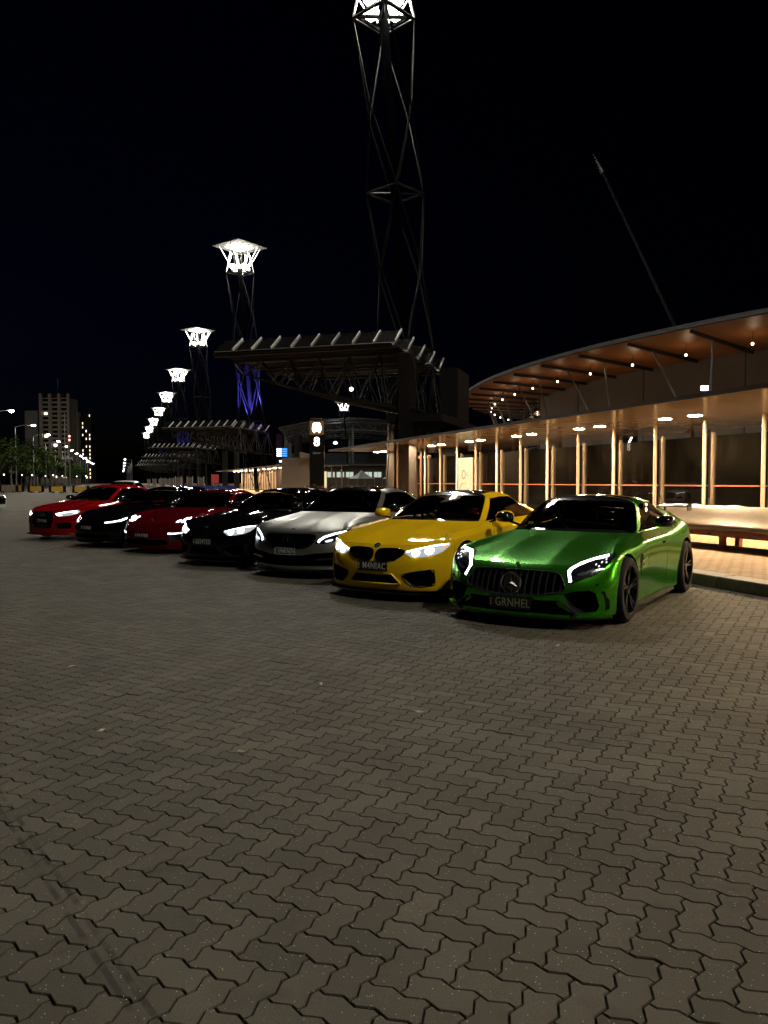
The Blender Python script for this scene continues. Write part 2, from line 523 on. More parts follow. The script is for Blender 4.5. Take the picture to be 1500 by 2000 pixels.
# footpath, kerb
fp = MB().box((KX + .38 + 40, 100, .07), (80, 800, .15)).build('footpath', M_FOOT); tag(fp, kind='structure')
kb = empty('kerb', (0, 0, 0)); tag(kb, kind='structure')
ks = MB().box((0, 0, 0), (.36, 1.19, .30)).build('kerb_stone', M_KERB, kb, bevel=.012)
for i in range(70):
    o = ks if i == 0 else ks.copy()
    if i: COL.objects.link(o); o.parent = kb
    o.location = (KX + .19, -4 + i * 1.2, .005 + .001 * (i % 3))

M_LITTER = mat('dry_leaf_pale', (.55, .48, .36), .7)
for k, (px, py) in enumerate(((140, 1303), (627, 1337), (820, 1392), (198, 1428), (470, 1470), (1090, 1262))):
    q = ground_pt(px, py)
    o = MB().add([(-.035, 0, .004), (-.01, -.012, .007), (.035, .004, .012), (.012, .016, .006), (0, .002, .016)], [(0, 1, 4), (1, 2, 4), (2, 3, 4), (3, 0, 4), (0, 3, 2, 1)]).build('fallen_leaf', M_LITTER)
    o.location = (q.x, q.y, 0); o.rotation_euler = (0, 0, k * 1.3)
    tag(o, 'tiny pale dry leaf lying on the zigzag paving', 'leaf', 'fallen leaves on the paving')
# ------------------------------------------------------------------ cars
REG = ['hood', 'front_bumper', 'fender', 'door', 'rear_door', 'quarter_panel', 'rear_bumper', 'trunk_lid', 'windshield', 'side_window',
       'rear_window', 'window_pillar', 'roof', 'underbody', 'wheel_well', 'intake', 'roof_rail']
RI = {n: i for i, n in enumerate(REG)}
BASE = dict(W=.92, wf=.925, wr=.94, WB=2.81, yf=.80, ro=1.02, zb=.14, s=(.02, .12, .34), nb=.10, zle=.70, zh=.86, zfc=.80, zc=.96, zs=.84, zrh=.88,
            zbelt=.95, yw=-.42, yrf=-1.17, H=1.39, zrs=1.285, yrr=-2.45, yrw=-3.05, zdeck=1.02, zt=.98, xb=.79, xr=.60, y5=.25, z3=.50, zl2=.31,
            hoodrib=.012, sedan=True, Rw=.34, Ra=.385, rise=.0)

def cage_rows(p):
    W, wf, wr, WB = p['W'], p['wf'], p['wr'], p['WB']
    yf = p['yf']; yr = -WB - p['ro']; s = p['s']; nb = p['nb']; zb = p['zb']
    zle, zh, zfc, zc, zs, zrh, zbelt = p['zle'], p['zh'], p['zfc'], p['zc'], p['zs'], p['zrh'], p['zbelt']
    yw, yrf, H, zrs, yrr, yrw, zd, zt = p['yw'], p['yrf'], p['H'], p['zrs'], p['yrr'], p['yrw'], p['zdeck'], p['zt']
    xb, xr, y5 = p['xb'], p['xr'], p['y5']
    yc = [yf, yf - s[0], yf - s[1], yf - s[2], .40, 0, -.42, -.80, -1.28, -1.72, -WB + .44, -WB, -WB - .42, yr + .20, yr + .05, yr]
    xc = [0, .36 * W, .72 * W, .945 * W, wf * .99, wf, (wf + W) / 2, W, W, W, (W + wr) / 2, wr, wr * .985, .86 * W, .5 * W, 0]
    z3 = [p['z3']] * 4 + [.52, .56, .56, .56, .57, .58, .60, .62, .62, .62, .62, .62]
    r3 = list(zip(xc, yc, z3))
    k2 = [1, 1, 1, .995, .985, .985, .97, .962, .962, .965, .975, .985, .98, 1, 1, 1]
    r2 = [(x * k, y - (.0 if j < 4 else 0), p['zl2'] if j < 4 else .33) for j, (x, y, k) in enumerate(zip(xc, yc, k2))]
    r1 = [(x * (.975 if j < 4 else .955), y - (.02 if j < 4 else 0) + (.08 if j > 12 else 0), zb if j < 4 else (zb + .03 if j < 13 else .26)) for j, (x, y) in enumerate(zip(xc, yc))]
    r0 = [(x * .82, y - (.16 if j < 4 else 0) + (.2 if j > 12 else 0), zb + .01 if j < 13 else .24) for j, (x, y) in enumerate(zip(xc, yc))]
    rc = [(0, (y - .3 - .02 * j) if j < 4 else (y + .35 - .03 * (15 - j) * -1 if j > 12 else y), zb + .02) for j, (x, y) in enumerate(zip(xc, yc))]
    x4 = [0, .35 * W, .70 * W, .90 * W, wf * .955, wf * .945, wf * .955, W * .985, W * .985, W * .985, (W + wr) / 2 * .97, wr * .945, wr * .93, .80 * W, .46 * W, 0]
    y4 = [yf - nb, yf - s[0] - nb, yf - s[1] - nb * .9, yf - s[2] - .07, .34, 0, -.42, -.80, -1.28, -1.72, -WB + .44, -WB, -WB - .42, yr + .25, yr + .10, yr + .06]
    z4 = [zle, zle, zle, zle + .03, zfc - .035, zfc, zfc + .01, zs, zs, zs + .005, zs + .02, zrh, zrh, zt - .03, zt, zt]
    r4 = list(zip(x4, y4, z4))
    rb = p['hoodrib']
    x5 = [0, .30 * W, .58 * W, .74 * W, .80 * W, .83 * W, .85 * W, xb + .065, xb + .07, xb + .07, xb + .06, xb + .03, wr - .22, .62 * W, .36 * W, 0]
    y5s = [y5, y5 - .02, y5 - .06, y5 - .12, .14, -.14, -.50, -.85, -1.30, -1.74, -WB + .40, -WB - .02, -WB - .45, yr + .42, yr + .26, yr + .24]
    z5 = [zh - rb, zh + rb, zh - rb * .6, zh - .005, zfc + .03, zfc + .05, zc - .06, zbelt - .05, zbelt - .045, zbelt - .04, zbelt - .02, max(zrh + .03, zd - .06), zd - .055, zd - .03, zd - .02, zd - .02]
    r5 = list(zip(x5, y5s, z5))
    xa = p.get('xa', 0)
    x6 = [0, .24, .46 + xa * .3, .60 + xa * .6, .67 + xa * .8, .715 + xa, min(.765 + xa, xb), xb, xb + .005, xb + .005, xb, xb - .04, xb - .12, .56, .30, 0]
    y6 = [yw, yw - .01, yw - .06, yw - .14, yw - .21, yw - .28, yw - .38, yw - .62, -1.36, -1.78, (yrw - 1.74) / 2 - .02 + p.get('we', 0) * .4, yrw + .55 + p.get('we', 0), yrw + .18, yrw + .04, yrw - .03, yrw - .04]
    z6 = [zc, zc, zc - .004, zc - .008, zc - .01, zc - .01, zbelt - .015, zbelt, zbelt, zbelt + .005, zbelt + .02, zbelt + .045, zd, zd, zd, zd]
    hq = p.get('hq', 0)
    for j_, w_ in ((10, .4), (11, 1.0), (12, .9), (13, .5), (14, .4), (15, .4)):
        z6[j_] += hq * w_; r5[j_] = (r5[j_][0], r5[j_][1], r5[j_][2] + hq * w_ * .8)
    r6 = list(zip(x6, y6, z6))
    xt = p.get('xt', 0)
    x8 = [0, .19 + xt * .3, .36 + xt * .6, .46 + xt * .8, .505 + xt * .9, .535 + xt, .565 + xt, xr, xr + .01, xr + .01, xr - .01, xr - .05, xr - .09, .42, .22, 0]
    y8 = [yrf, yrf - .01, yrf - .03, yrf - .06, yrf - .09, yrf - .13, yrf - .22, yrf - .34, -1.68 if yrf > -1.3 else yrf - .46, min(-1.88, yrf - .62), (yrr + yrf - .62) / 2 - .05, yrr + .16 + p.get('we', 0) * .6, yrr + .04, yrr + .0, yrr, yrr]
    zf8 = H - .075
    z8 = [zf8, zf8, zf8 - .006, zf8 - .014, zf8 - .022, zf8 - .03, zrs - .03, zrs, zrs + .01, zrs + .008, zrs - .01, zrs - .06, zrs - .06, H - .10, H - .085, H - .08]
    r8 = list(zip(x8, y8, z8))
    r7 = []
    for j in range(16):
        a, b = Vector(r6[j]), Vector(r8[j]); m = a.lerp(b, .52)
        m.x *= 1.035
        m.z += .012 if j < 6 or j > 12 else 0
        m.y += .02 if j < 6 else 0
        r7.append(tuple(m))
    r9 = []
    for j, (x, y, z) in enumerate(r8):
        yy = y - .09 if j < 6 else (y + .10 if j > 12 else y)
        r9.append((x * .84, yy, z + (.045 if j < 6 or j > 12 else (H - zrs) * .55)))
    ya, yb = yrf - .16, yrr + .18
    r10 = [(0, ya + (yb - ya) * j / 15., H - .03 * (1 - math.sin(PI * (j + 2) / 19.))) for j in range(16)]
    return [rc, r0, r1, r2, r3, r4, r5, r6, r7, r8, r9, r10]

def face_region(j, i, sedan):
    # j column 0..14, i row 0..10 (rc r0 r1 r2 r3 r4 r5 r6 r7 r8 r9 r10)
    if i < 2: return 'underbody'
    if i < 5:
        if j < 4: return 'front_bumper'
        if j < 7: return 'fender'
        if j < 9: return 'door'
        if j == 9: return 'rear_door' if sedan else 'quarter_panel'
        if j < 12: return 'quarter_panel'
        return 'rear_bumper'
    if i < 7:
        if i == 5 and 3 <= j < 7: return 'fender'
        if j < 6: return 'hood'
        if j == 6: return 'fender'
        if j < 9: return 'door'
        if j == 9: return 'rear_door' if sedan else 'quarter_panel'
        if j < 12: return 'quarter_panel'
        return 'trunk_lid'
    if i < 9:
        if j < 5: return 'windshield'
        if j == 5: return 'window_pillar'
        if j < 11: return 'side_window'
        if j == 11: return 'window_pillar'
        return 'rear_window'
    if i == 9: return 'roof' if j < 5 or j > 11 else 'roof_rail'
    return 'roof'

def poly_mesh(polys, name='cutter'):
    mb = MB()
    for pts, y0, y1 in polys:
        mb.prism(pts, y0, y1, lambda u, v, t: Vector((u, t, v)))
    return mb.mesh(name)

def both(pts):
    return [pts, [(-x, z) for x, z in pts][::-1]]

def smooth_poly(pts, n=3):
    """closed Catmull-Rom through 2-D points"""
    out = []; k = len(pts)
    for i in range(k):
        p0, p1, p2, p3 = pts[i - 1], pts[i], pts[(i + 1) % k], pts[(i + 2) % k]
        for t in range(n):
            u = t / n
            out.append(tuple(.5 * ((2 * p1[a]) + (-p0[a] + p2[a]) * u + (2 * p0[a] - 5 * p1[a] + 4 * p2[a] - p3[a]) * u * u + (-p0[a] + 3 * p1[a] - 3 * p2[a] + p3[a]) * u ** 3) for a in (0, 1)))
    return out

def ray_pt(bvh, x, z, axis='y', sgn=1):
    if axis == 'y':
        return bvh.ray_cast(Vector((x, 4, z)), Vector((0, -1, 0)))[:2]
    if axis == 'back':
        return bvh.ray_cast(Vector((x, -9, z)), Vector((0, 1, 0)))[:2]
    if axis == 'z':
        return bvh.ray_cast(Vector((x, z, 4)), Vector((0, 0, -1)))[:2]
    return bvh.ray_cast(Vector((3 * sgn, x, z)), Vector((-sgn, 0, 0)))[:2]   # axis x: (y, z)

def patch(bvh, poly, off, name, m, parent, axis='y', sgn=1, step=.035, depth=.012, smooth=40):
    xs = [a[0] for a in poly]; zs = [a[1] for a in poly]
    n = len(poly)
    vs = [Vector(a) for a in poly]
    def inside(x, y):
        c = False
        for i in range(n):
            x1, y1 = poly[i]; x2, y2 = poly[i - 1]
            if (y1 > y) != (y2 > y) and x < (x2 - x1) * (y - y1) / (y2 - y1) + x1: c = not c
        return c
    x = min(xs) + step / 2
    while x < max(xs):
        z = min(zs) + step / 2
        while z < max(zs):
            if inside(x, z) and min((Vector((x, z)) - Vector(a)).length for a in poly) > step * .45:
                vs.append(Vector((x, z)))
            z += step
        x += step
    r = delaunay_2d_cdt(vs, [], [list(range(n))], 1, 1e-5)
    v2, f2 = r[0], r[2]
    P = []; last = None
    for a in v2:
        q, nn = ray_pt(bvh, a.x, a.y, axis, sgn)
        if q is None:
            q, nn, _, _ = bvh.find_nearest(last if last else Vector((a.x, .8, a.y)) if axis == 'y' else Vector((.9 * sgn, a.x, a.y)))
        last = q
        P.append((q, nn))
    mb = MB()
    k = len(P)
    top = [q + nn * off for q, nn in P]; bot = [q - nn * depth for q, nn in P]
    ec = {}
    for f in f2:
        for i in range(len(f)):
            e = (f[i], f[(i + 1) % len(f)]); ec[e] = 1
    side = [(a, b) for a, b in ec if (b, a) not in ec]
    mb.add(top + bot, [tuple(f) for f in f2] + [(b, a, a + k, b + k) for a, b in side])
    return mb.build(name, m, parent, smooth=smooth)

def outline(bvh, poly, off, r, name, m, parent, closed=True, axis='y', sgn=1):
    pts = []
    for a in poly:
        q, nn = ray_pt(bvh, a[0], a[1], axis, sgn)
        if q is not None: pts.append(q + nn * off)
    mb = MB().path(pts, r, 6, closed)
    return mb.build(name, m, parent, smooth=60)

def wheel_meshes(R, rr, w, spokes, key):
    tyre = MB().lathe([(rr, -w * .46), (rr + .012, -w * .5), (R - .03, -w * .5), (R - .006, -w * .42), (R, -w * .3), (R, w * .3), (R - .006, w * .42), (R - .03, w * .5), (rr + .012, w * .5), (rr, w * .46), (rr - .01, 0), (rr, -w * .46)], 'X', 36).mesh('tyre')
    rim = MB()
    rim.lathe([(rr + .004, w * .49), (rr - .012, w * .5), (rr - .022, w * .40), (rr - .03, w * .1), (rr - .03, -w * .45), (rr - .02, -w * .46)], 'X', 36)
    for i in range(spokes):
        for d in (-.07, .07):
            q = 2 * PI * i / spokes + d
            a = Vector((w * .34, math.cos(q - d * .4) * .05, math.sin(q - d * .4) * .05))
            b = Vector((w * .42, math.cos(q + d) * (rr - .012), math.sin(q + d) * (rr - .012)))
            rim.beam(a, b, .022, .03, up=(1, 0, 0))
    rim.lathe([(.001, w * .43), (.05, w * .42), (.062, w * .36), (.062, w * .2)], 'X', 16)
    rim = rim.mesh('rim')
    disc = MB().lathe([(.06, w * .05), (rr * .8, w * .05), (rr * .8, -w * .05), (.06, -w * .05)], 'X', 24).mesh('brake_disc')
    cal = MB().box((w * .0, rr * .0, 0), (.09, .1, .22)).mesh('caliper')
    return tyre, rim, disc, cal

def steering_seat(root, H, yw, zc):
    d = MB()
    d.prism([(yw - .30 + a, zc + b) for a, b in ((.08, -.10), (-.02, -.035), (-.30, .0), (-.45, -.10), (-.48, -.28), (.08, -.28))], -.66, .66, lambda u, v, t: Vector((t, u, v)))
    d.build('dashboard', M_SEAT, root, smooth=40)
    s = MB()
    c = Vector((.36, yw - .66, zc - .075)); ax = Vector((0, .90, -.42)).normalized(); ux = Vector((1, 0, 0)); uy = ax.cross(ux)
    ring = [c + ux * (math.cos(2 * PI * i / 20) * .18) + uy * (math.sin(2 * PI * i / 20) * .18) for i in range(20)]
    s.path(ring, .016, 6, True)
    for q in (0, PI, PI * 1.5): s.tube(c, c + ux * (math.cos(q) * .17) + uy * (math.sin(q) * .17), .018, 5)
    s.tube(c, c + ax * .15, .04, 8)
    s.build('steering_wheel', M_GLOSSBLK, root, smooth=60)
    for sx in (-1, 1):
        q = MB()
        prof = [(-1.30, .42), (-1.28, .52), (-1.75, .48), (-1.95, 1.02), (-1.93, 1.08), (-2.02, 1.08), (-2.06, 1.0), (-1.88, .42)]
        prof = [(u + yw + .44, v) for u, v in prof]
        q.prism(prof, sx * .37 - .24, sx * .37 + .24, lambda u, v, t: Vector((t, u, v)))
        o = q.build('seat', M_SEAT, root, smooth=40)
        hd = MB().box((sx * .37, -1.56 + yw, min(H - .19, 1.13)), (.24, .09, .14))
        hd.build('headrest', M_SEAT, o, bevel=.02)

def plate(root, bvh, text, z, y, m_txt, size=.085, w=.372, hh=.107, frame=False, tilt=0.):
    p = MB().box((0, y, z), (w, .012, hh)).build('number_plate', M_PLATE, root, bevel=.004)
    M = Matrix.Translation((-.028, y + .0075, z)) @ Matrix.Rotation(PI, 4, 'Z') @ Matrix.Rotation(PI / 2, 4, 'X')
    text_obj('lettering', text, size * 1.22, m_txt, p, M, .0015, 1.10, .76, .004)
    st = MB()
    for k in (-1, 0, 1): st.box((w * .455, y + .0075, z + k * .025), (.014, .003, .014))
    st.build('state_mark', m_txt, p)
    if frame:
        f = MB()
        for a, b in (((-1, -1), (1, -1)), ((1, -1), (1, 1)), ((1, 1), (-1, 1)), ((-1, 1), (-1, -1))):
            f.beam((a[0] * (w / 2 - .003), y + .007, z + a[1] * (hh / 2 - .003)), (b[0] * (w / 2 - .003), y + .007, z + b[1] * (hh / 2 - .003)), .006, .006, up=(0, 1, 0))
        f.build('plate_frame', M_PLATETXT, p)
    return p

def mirror(root, sx, x, y, z, m, m2):
    mb = MB()
    prof = [(-.115, .0), (-.10, .06), (-.02, .085), (.07, .075), (.115, .03), (.11, -.03), (.06, -.055), (-.06, -.06), (-.11, -.04)]
    rings = []
    for t, sc in ((-.07, .96), (-.03, 1.), (.03, .93), (.07, .72), (.10, .35)):
        rings.append([Vector((x + u * sc, y + t, z + v * sc)) for u, v in prof])
    n = len(prof)
    vs = [a for r in rings for a in r]
    fs = [(k * n + i, k * n + (i + 1) % n, (k + 1) * n + (i + 1) % n, (k + 1) * n + i) for k in range(4) for i in range(n)]
    fs += [tuple(range(n)), tuple(range(4 * n, 5 * n))]
    mb.add(vs, fs)
    if sx < 0: mb.xf(Matrix.Diagonal((-1, 1, 1, 1)))
    o = mb.build('mirror', m, root, smooth=50)
    a = MB().beam((sx * (x - .07), y, z - .035), (sx * (x - .24), y + .04, z - .085), .05, .022)
    a.build('mirror_arm', m2, o, bevel=.005)
    g = MB().box((sx * x, y - .073, z), (.18, .004, .10)); g.build('mirror_glass', M_CHROME, o)

def gap_shrink(vs, fs, g):
    ec = {}
    for f in fs:
        for i in range(len(f)):
            a, b = f[i], f[(i + 1) % len(f)]; e = (min(a, b), max(a, b)); ec[e] = ec.get(e, 0) + 1
    bv = set()
    for (a, b), c in ec.items():
        if c == 1: bv.add(a); bv.add(b)
    acc = {}
    for f in fs:
        c = sum((vs[i] for i in f), Vector()) / len(f)
        for i in f:
            if i in bv: acc.setdefault(i, []).append(c)
    new = {}
    for i, cs in acc.items():
        d = sum(cs, Vector()) / len(cs) - vs[i]
        if d.length > 1e-5: new[i] = vs[i] + d.normalized() * min(g, d.length * .4)
    for i, v in new.items(): vs[i] = v

def build_car(name, label, pose, P, paint, roof=None, cuts=(), level=3, glass=None, glass_side=None, pillar=None, lower=None, wheel=(10, .215), mirror_m=None, group='cars parked in an angled row'):
    p = dict(BASE); p.update(P)
    root = empty(name, (pose[0], pose[1], 0.0), -math.radians(pose[2]))
    tag(root, label, 'car', group)
    rows = cage_rows(p)
    NR = len(rows)
    bm = bmesh.new()
    cr = bm.edges.layers.float.new('crease_edge')
    grid = {}
    for sgn in (1, -1):
        for i in range(NR):
            for j in range(16):
                x, y, z = rows[i][j]
                if abs(x) < 1e-6:
                    if sgn == 1: grid[(1, i, j)] = bm.verts.new((0, y, z))
                    grid[(sgn, i, j)] = grid[(1, i, j)]
                else:
                    grid[(sgn, i, j)] = bm.verts.new((x * sgn, y, z))
    for sgn in (1, -1):
        for i in range(NR - 1):
            for j in range(15):
                q = [grid[(sgn, i, j)], grid[(sgn, i, j + 1)], grid[(sgn, i + 1, j + 1)], grid[(sgn, i + 1, j)]]
                u = []
                for v in q:
                    if v not in u: u.append(v)
                if len(u) < 3: continue
                if sgn == 1: u = u[::-1]
                try: f = bm.faces.new(u)
                except ValueError: continue
                f.material_index = RI[face_region(j, i, p['sedan'])]
    def crease(i0, j0, i1, j1, c):
        for sgn in (1, -1):
            e = bm.edges.get((grid[(sgn, i0, j0)], grid[(sgn, i1, j1)]))
            if e: e[cr] = c
    for j in range(15):
        crease(2, j, 2, j + 1, .5)              # bottom edge
        crease(7, j, 7, j + 1, .45)             # glass base
        if j < 3: crease(5, j, 5, j + 1, p.get('cr_nose', .35))
        if 3 <= j < 12: crease(5, j, 5, j + 1, p.get('cr_sh', .5))
        crease(9, j, 9, j + 1, .3)
    for i in (5, 6): crease(i, 1, i + 1, 1, p.get('cr_hood', .5))
    bmesh.ops.recalc_face_normals(bm, faces=bm.faces)
    me = bpy.data.meshes.new('shell'); bm.to_mesh(me); bm.free()
    for r in REG: me.materials.append(MATS.setdefault('reg_' + r, bpy.data.materials.new('reg_' + r)))
    tmp = bpy.data.objects.new('shell', me); COL.objects.link(tmp)
    ss = tmp.modifiers.new('s', 'SUBSURF'); ss.levels = level; ss.render_levels = level
    dg = bpy.context.evaluated_depsgraph_get()
    e0 = bpy.data.meshes.new_from_object(tmp.evaluated_get(dg))
    bvh = BVHTree.FromPolygons([v.co.copy() for v in e0.vertices], [tuple(q.vertices) for q in e0.polygons])
    # cutters
    wc = MB()
    for y in (0, -p['WB']):
        for sgn in (1, -1):
            Ra = p['Ra'] + (.012 if y < 0 else 0)
            wc.lathe([(Ra, sgn * .60), (Ra, sgn * 1.3)], 'X', 40, (0, y, p['Rw']), cap=True)
    cm = wc.mesh('cutter'); cm.materials.append(MATS['reg_wheel_well'])
    co = [bpy.data.objects.new('cutter', cm)]
    if cuts:
        m2 = poly_mesh(cuts); m2.materials.append(MATS['reg_intake']); co.append(bpy.data.objects.new('cutter', m2))
    for k, c in enumerate(co):
        COL.objects.link(c)
        b = tmp.modifiers.new('b%d' % k, 'BOOLEAN'); b.operation = 'DIFFERENCE'; b.solver = 'EXACT'; b.object = c; b.material_mode = 'TRANSFER'
    dg = bpy.context.evaluated_depsgraph_get()
    e1 = bpy.data.meshes.new_from_object(tmp.evaluated_get(dg))
    names = [m.name[4:] if m else 'underbody' for m in e1.materials]
    parts = {}
    sides = ('fender', 'door', 'rear_door', 'quarter_panel', 'side_window', 'window_pillar', 'roof_rail', 'wheel_well')
    for q in e1.polygons:
        n = names[q.material_index].split('.')[0]
        key = (n, (q.center.x > 0) if n in sides else None)
        if n == 'window_pillar': key = (n, (q.center.x > 0, q.center.y > p['yrf'] - .5))
        if n == 'wheel_well': key = (n, (q.center.x > 0, q.center.y > -1))
        parts.setdefault(key, []).append(tuple(q.vertices))
    V = [v.co.copy() for v in e1.vertices]
    md = {'windshield': glass or M_GLASS, 'side_window': glass_side or M_GLASSDK, 'rear_window': M_GLASSDK, 'roof': roof or paint, 'underbody': M_BLACK,
          'wheel_well': M_BLACK, 'intake': M_BLACK, 'window_pillar': pillar or paint, 'roof_rail': paint}
    for key, fs in parts.items():
        ids = {}; vs = []; nf = []
        for f in fs:
            g = []
            for i in f:
                if i not in ids: ids[i] = len(vs); vs.append(V[i].copy())
                g.append(ids[i])
            nf.append(tuple(g))
        if key[0] not in ('intake', 'wheel_well', 'underbody', 'front_bumper'): gap_shrink(vs, nf, .012 if key[0] == 'side_window' else .0048)
        pm = bpy.data.meshes.new(key[0]); pm.from_pydata([tuple(a) for a in vs], [], nf)
        mobj(key[0], pm, root, md.get(key[0], paint), smooth=33)
    for c in co: bpy.data.objects.remove(c)
    bpy.data.objects.remove(tmp)
    # wheels
    R = p['Rw']; rr = R - .085
    for y, tr in ((0, p['wf']), (-p['WB'], p['wr'])):
        w = wheel[1] + (.03 if y < 0 else 0)
        ty, ri, di, ca = wheel_meshes(R, rr, w, wheel[0], name)
        for sgn in (1, -1):
            o = mobj('wheel', ri, root, M_RIM, smooth=40)
            o.location = (sgn * (tr - w / 2 - .005), y, R)
            o.rotation_euler = (.3 + y, 0, 0 if sgn > 0 else PI)
            mobj('tyre', ty, o, M_RUBBER, smooth=40)
            mobj('brake_disc', di, o, M_DISC, smooth=40)
    steering_seat(root, p['H'], p['yw'], p['zc'])
    for sgn in (1, -1):
        mirror(root, sgn, p['W'] + .075, p['yw'] - .50, p['zbelt'] + .055 + p.get('mz', 0), mirror_m or M_GLOSSBLK, M_GLOSSBLK)
    # door handles and sill strip
    for sgn in (1, -1):
        for yy in ([-1.62, -2.35] if p['sedan'] else [-1.62]):
            q, nn = ray_pt(bvh, yy, p['zs'] - .055, 'x', sgn)
            if q: MB().box(q + nn * .012, (.022, .17, .028)).build('door_handle', paint if not P.get('dark_handle') else M_GLOSSBLK, root, bevel=.008)
        sk = MB().prism([(-.40, p['zb'] - .012), (-.40, p['zb'] + .05), (-p['WB'] + .44, p['zb'] + .05), (-p['WB'] + .44, p['zb'] - .012)], sgn * (p['W'] * .93), sgn * (p['W'] * .965 + .012), lambda u, v, t: Vector((t, u, v)))
        sk.build('side_skirt', lower or M_GLOSSBLK, root, bevel=.006)
    # tail lights
    for sgn in (1, -1):
        zt_ = p['zt'] - .13
        TL = [(.40, zt_ + .05), (.78, zt_ + .045), (.84, zt_), (.76, zt_ - .055), (.42, zt_ - .045)]
        patch(bvh, [(x * sgn, z) for x, z in (TL if sgn > 0 else TL[::-1])], .004, 'tail_light', mat('tail_lens', (.22, .004, .006), .12, coat=1), root, axis='back', step=.05)
    # wipers at the cowl
    wp = MB()
    for x0, x1 in ((.55, -.02), (.0, -.52)):
        a, n1 = ray_pt(bvh, x0, p['yw'] - .17, 'z'); b, n2 = ray_pt(bvh, x1, p['yw'] - .20, 'z')
        if a and b: wp.tube(a + n1 * .015, b + n2 * .02, .009, 5)
    wp.build('wiper', M_BLACK, root)
    return root, bvh, p

def splitter(root, bvh, p, m, z, out=.05, th=.018, halfw=.96, name='front_splitter'):
    top = []
    xs = [-1 + 2 * i / 28 for i in range(29)]
    for t in xs:
        x = t * halfw * p['W'] * .985
        q, n = ray_pt(bvh, x, max(p['zb'] + .05, z + .03))
        if q is None: q = Vector((x, p['yf'] - p['s'][2] - .1, z))
        d = Vector((n.x if n else 0, abs(n.y) if n else 1, 0)).normalized() if n else Vector((0, 1, 0))
        top.append((Vector((q.x, q.y, z)), d))
    vs = []; fs = []
    for q, d in top:
        vs += [q - d * .12, q + d * out, q + d * (out - .004) - Vector((0, 0, th)), q - d * .12 - Vector((0, 0, th))]
    for i in range(len(top) - 1):
        a, b = i * 4, i * 4 + 4
        for k in range(4): fs.append((a + k, b + k, b + (k + 1) % 4, a + (k + 1) % 4))
    fs += [(0, 1, 2, 3), tuple(len(vs) - 1 - k for k in range(4))]
    MB().add(vs, fs).build(name, m, root, smooth=35)

def star_badge(root, c, r, m, tube=.011):
    c = Vector(c)
    ring = [c + Vector((math.cos(2 * PI * i / 32) * r, 0, math.sin(2 * PI * i / 32) * r)) for i in range(32)]
    o = MB().path(ring, tube, 6, True)
    for k in range(3):
        q = PI / 2 + k * 2 * PI / 3
        d = Vector((math.cos(q), 0, math.sin(q))); s = Vector((-d.z, 0, d.x))
        w = r * .16
        o.add([c + s * w, c - s * w, c + d * r, c + Vector((0, .022, 0)), c - Vector((0, .01, 0))], [(0, 2, 3), (2, 1, 3), (0, 4, 2), (1, 2, 4), (0, 3, 4), (1, 4, 3)])
    o.build('emblem', m, root, smooth=40)

def roundel(root, bvh, x, z, r, axis='y'):
    q, n = ray_pt(bvh, x, z, axis)
    t1 = Vector((1, 0, 0)); t1 = (t1 - n * t1.dot(n)).normalized(); t2 = n.cross(t1)
    def disc(r0, r1, a0, a1, off, seg=8):
        vs = []; fs = []
        for i in range(seg + 1):
            a = a0 + (a1 - a0) * i / seg
            d = t1 * math.cos(a) + t2 * math.sin(a)
            vs += [q + n * off + d * r0, q + n * off + d * r1, q + n * (off - .006) + d * r1]
        for i in range(seg): fs += [(3 * i, 3 * i + 3, 3 * i + 4, 3 * i + 1), (3 * i + 1, 3 * i + 4, 3 * i + 5, 3 * i + 2)]
        return MB().add(vs, fs)
    o = disc(r * .62, r, 0, 2 * PI, .006, 24).build('emblem', M_GLOSSBLK, root)
    for k in range(4):
        disc(0.001, r * .6, k * PI / 2, (k + 1) * PI / 2, .0065).build('emblem_quarter', M_SILVER if k % 2 else mat('emblem_blue', (.05, .2, .5), .3), o)
    disc(r * .93, r * 1.02, 0, 2 * PI, .008, 24).build('emblem_ring', M_SILVER, o)

def vbars(root, bvh, xs, z0f, z1f, back, m, name='grille_slat', w=.012, d=.02):
    for x in xs:
        z0, z1 = z0f(x), z1f(x)
        pts = []
        for k in range(5):
            z = z0 + (z1 - z0) * k / 4
            q, n = ray_pt(bvh, x, z)
            if q is None: continue
            pts.append(Vector((x, q.y - back, z)))
        mb = MB()
        for a, b in zip(pts[:-1], pts[1:]): mb.beam(a, b, w, d, up=(0, 1, 0))
        mb.build(name, m, root)

def poly_span(poly, x):
    zs = []
    n = len(poly)
    for i in range(n):
        (x1, z1), (x2, z2) = poly[i], poly[(i + 1) % n]
        if (x1 - x) * (x2 - x) <= 0 and abs(x2 - x1) > 1e-9: zs.append(z1 + (z2 - z1) * (x - x1) / (x2 - x1))
    return (min(zs), max(zs)) if len(zs) >= 2 else None
# --- the green grand tourer
PT_GREEN = mat('paint_green', (.048, .36, .007), .25, metal=.8, coat=.35, coat_rough=.04)
M_CARBON = mat('carbon_roof', (.01, .01, .011), .18, coat=1)
M_GREYLIP = mat('lip_grey', (.045, .05, .05), .35, metal=.3)
P = dict(W=.945, wf=.975, wr=1.0, WB=2.63, yf=.90, ro=.98, zb=.105, s=(.025, .13, .37), nb=.17, zle=.635, zh=.765, zfc=.765, zc=.885, zs=.80, zrh=.91, zbelt=.895,
         yw=-.70, yrf=-1.36, H=1.325, zrs=1.21, yrr=-2.55, yrw=-3.40, zdeck=.985, zt=.95, we=.30, hq=.075, xb=.765, xr=.61, y5=.10, z3=.44, zl2=.27, hoodrib=.034, xt=.05, xa=.05, mz=.05, sedan=False, Rw=.345, Ra=.378, dark_handle=True, cr_sh=.3, cr_hood=1.)
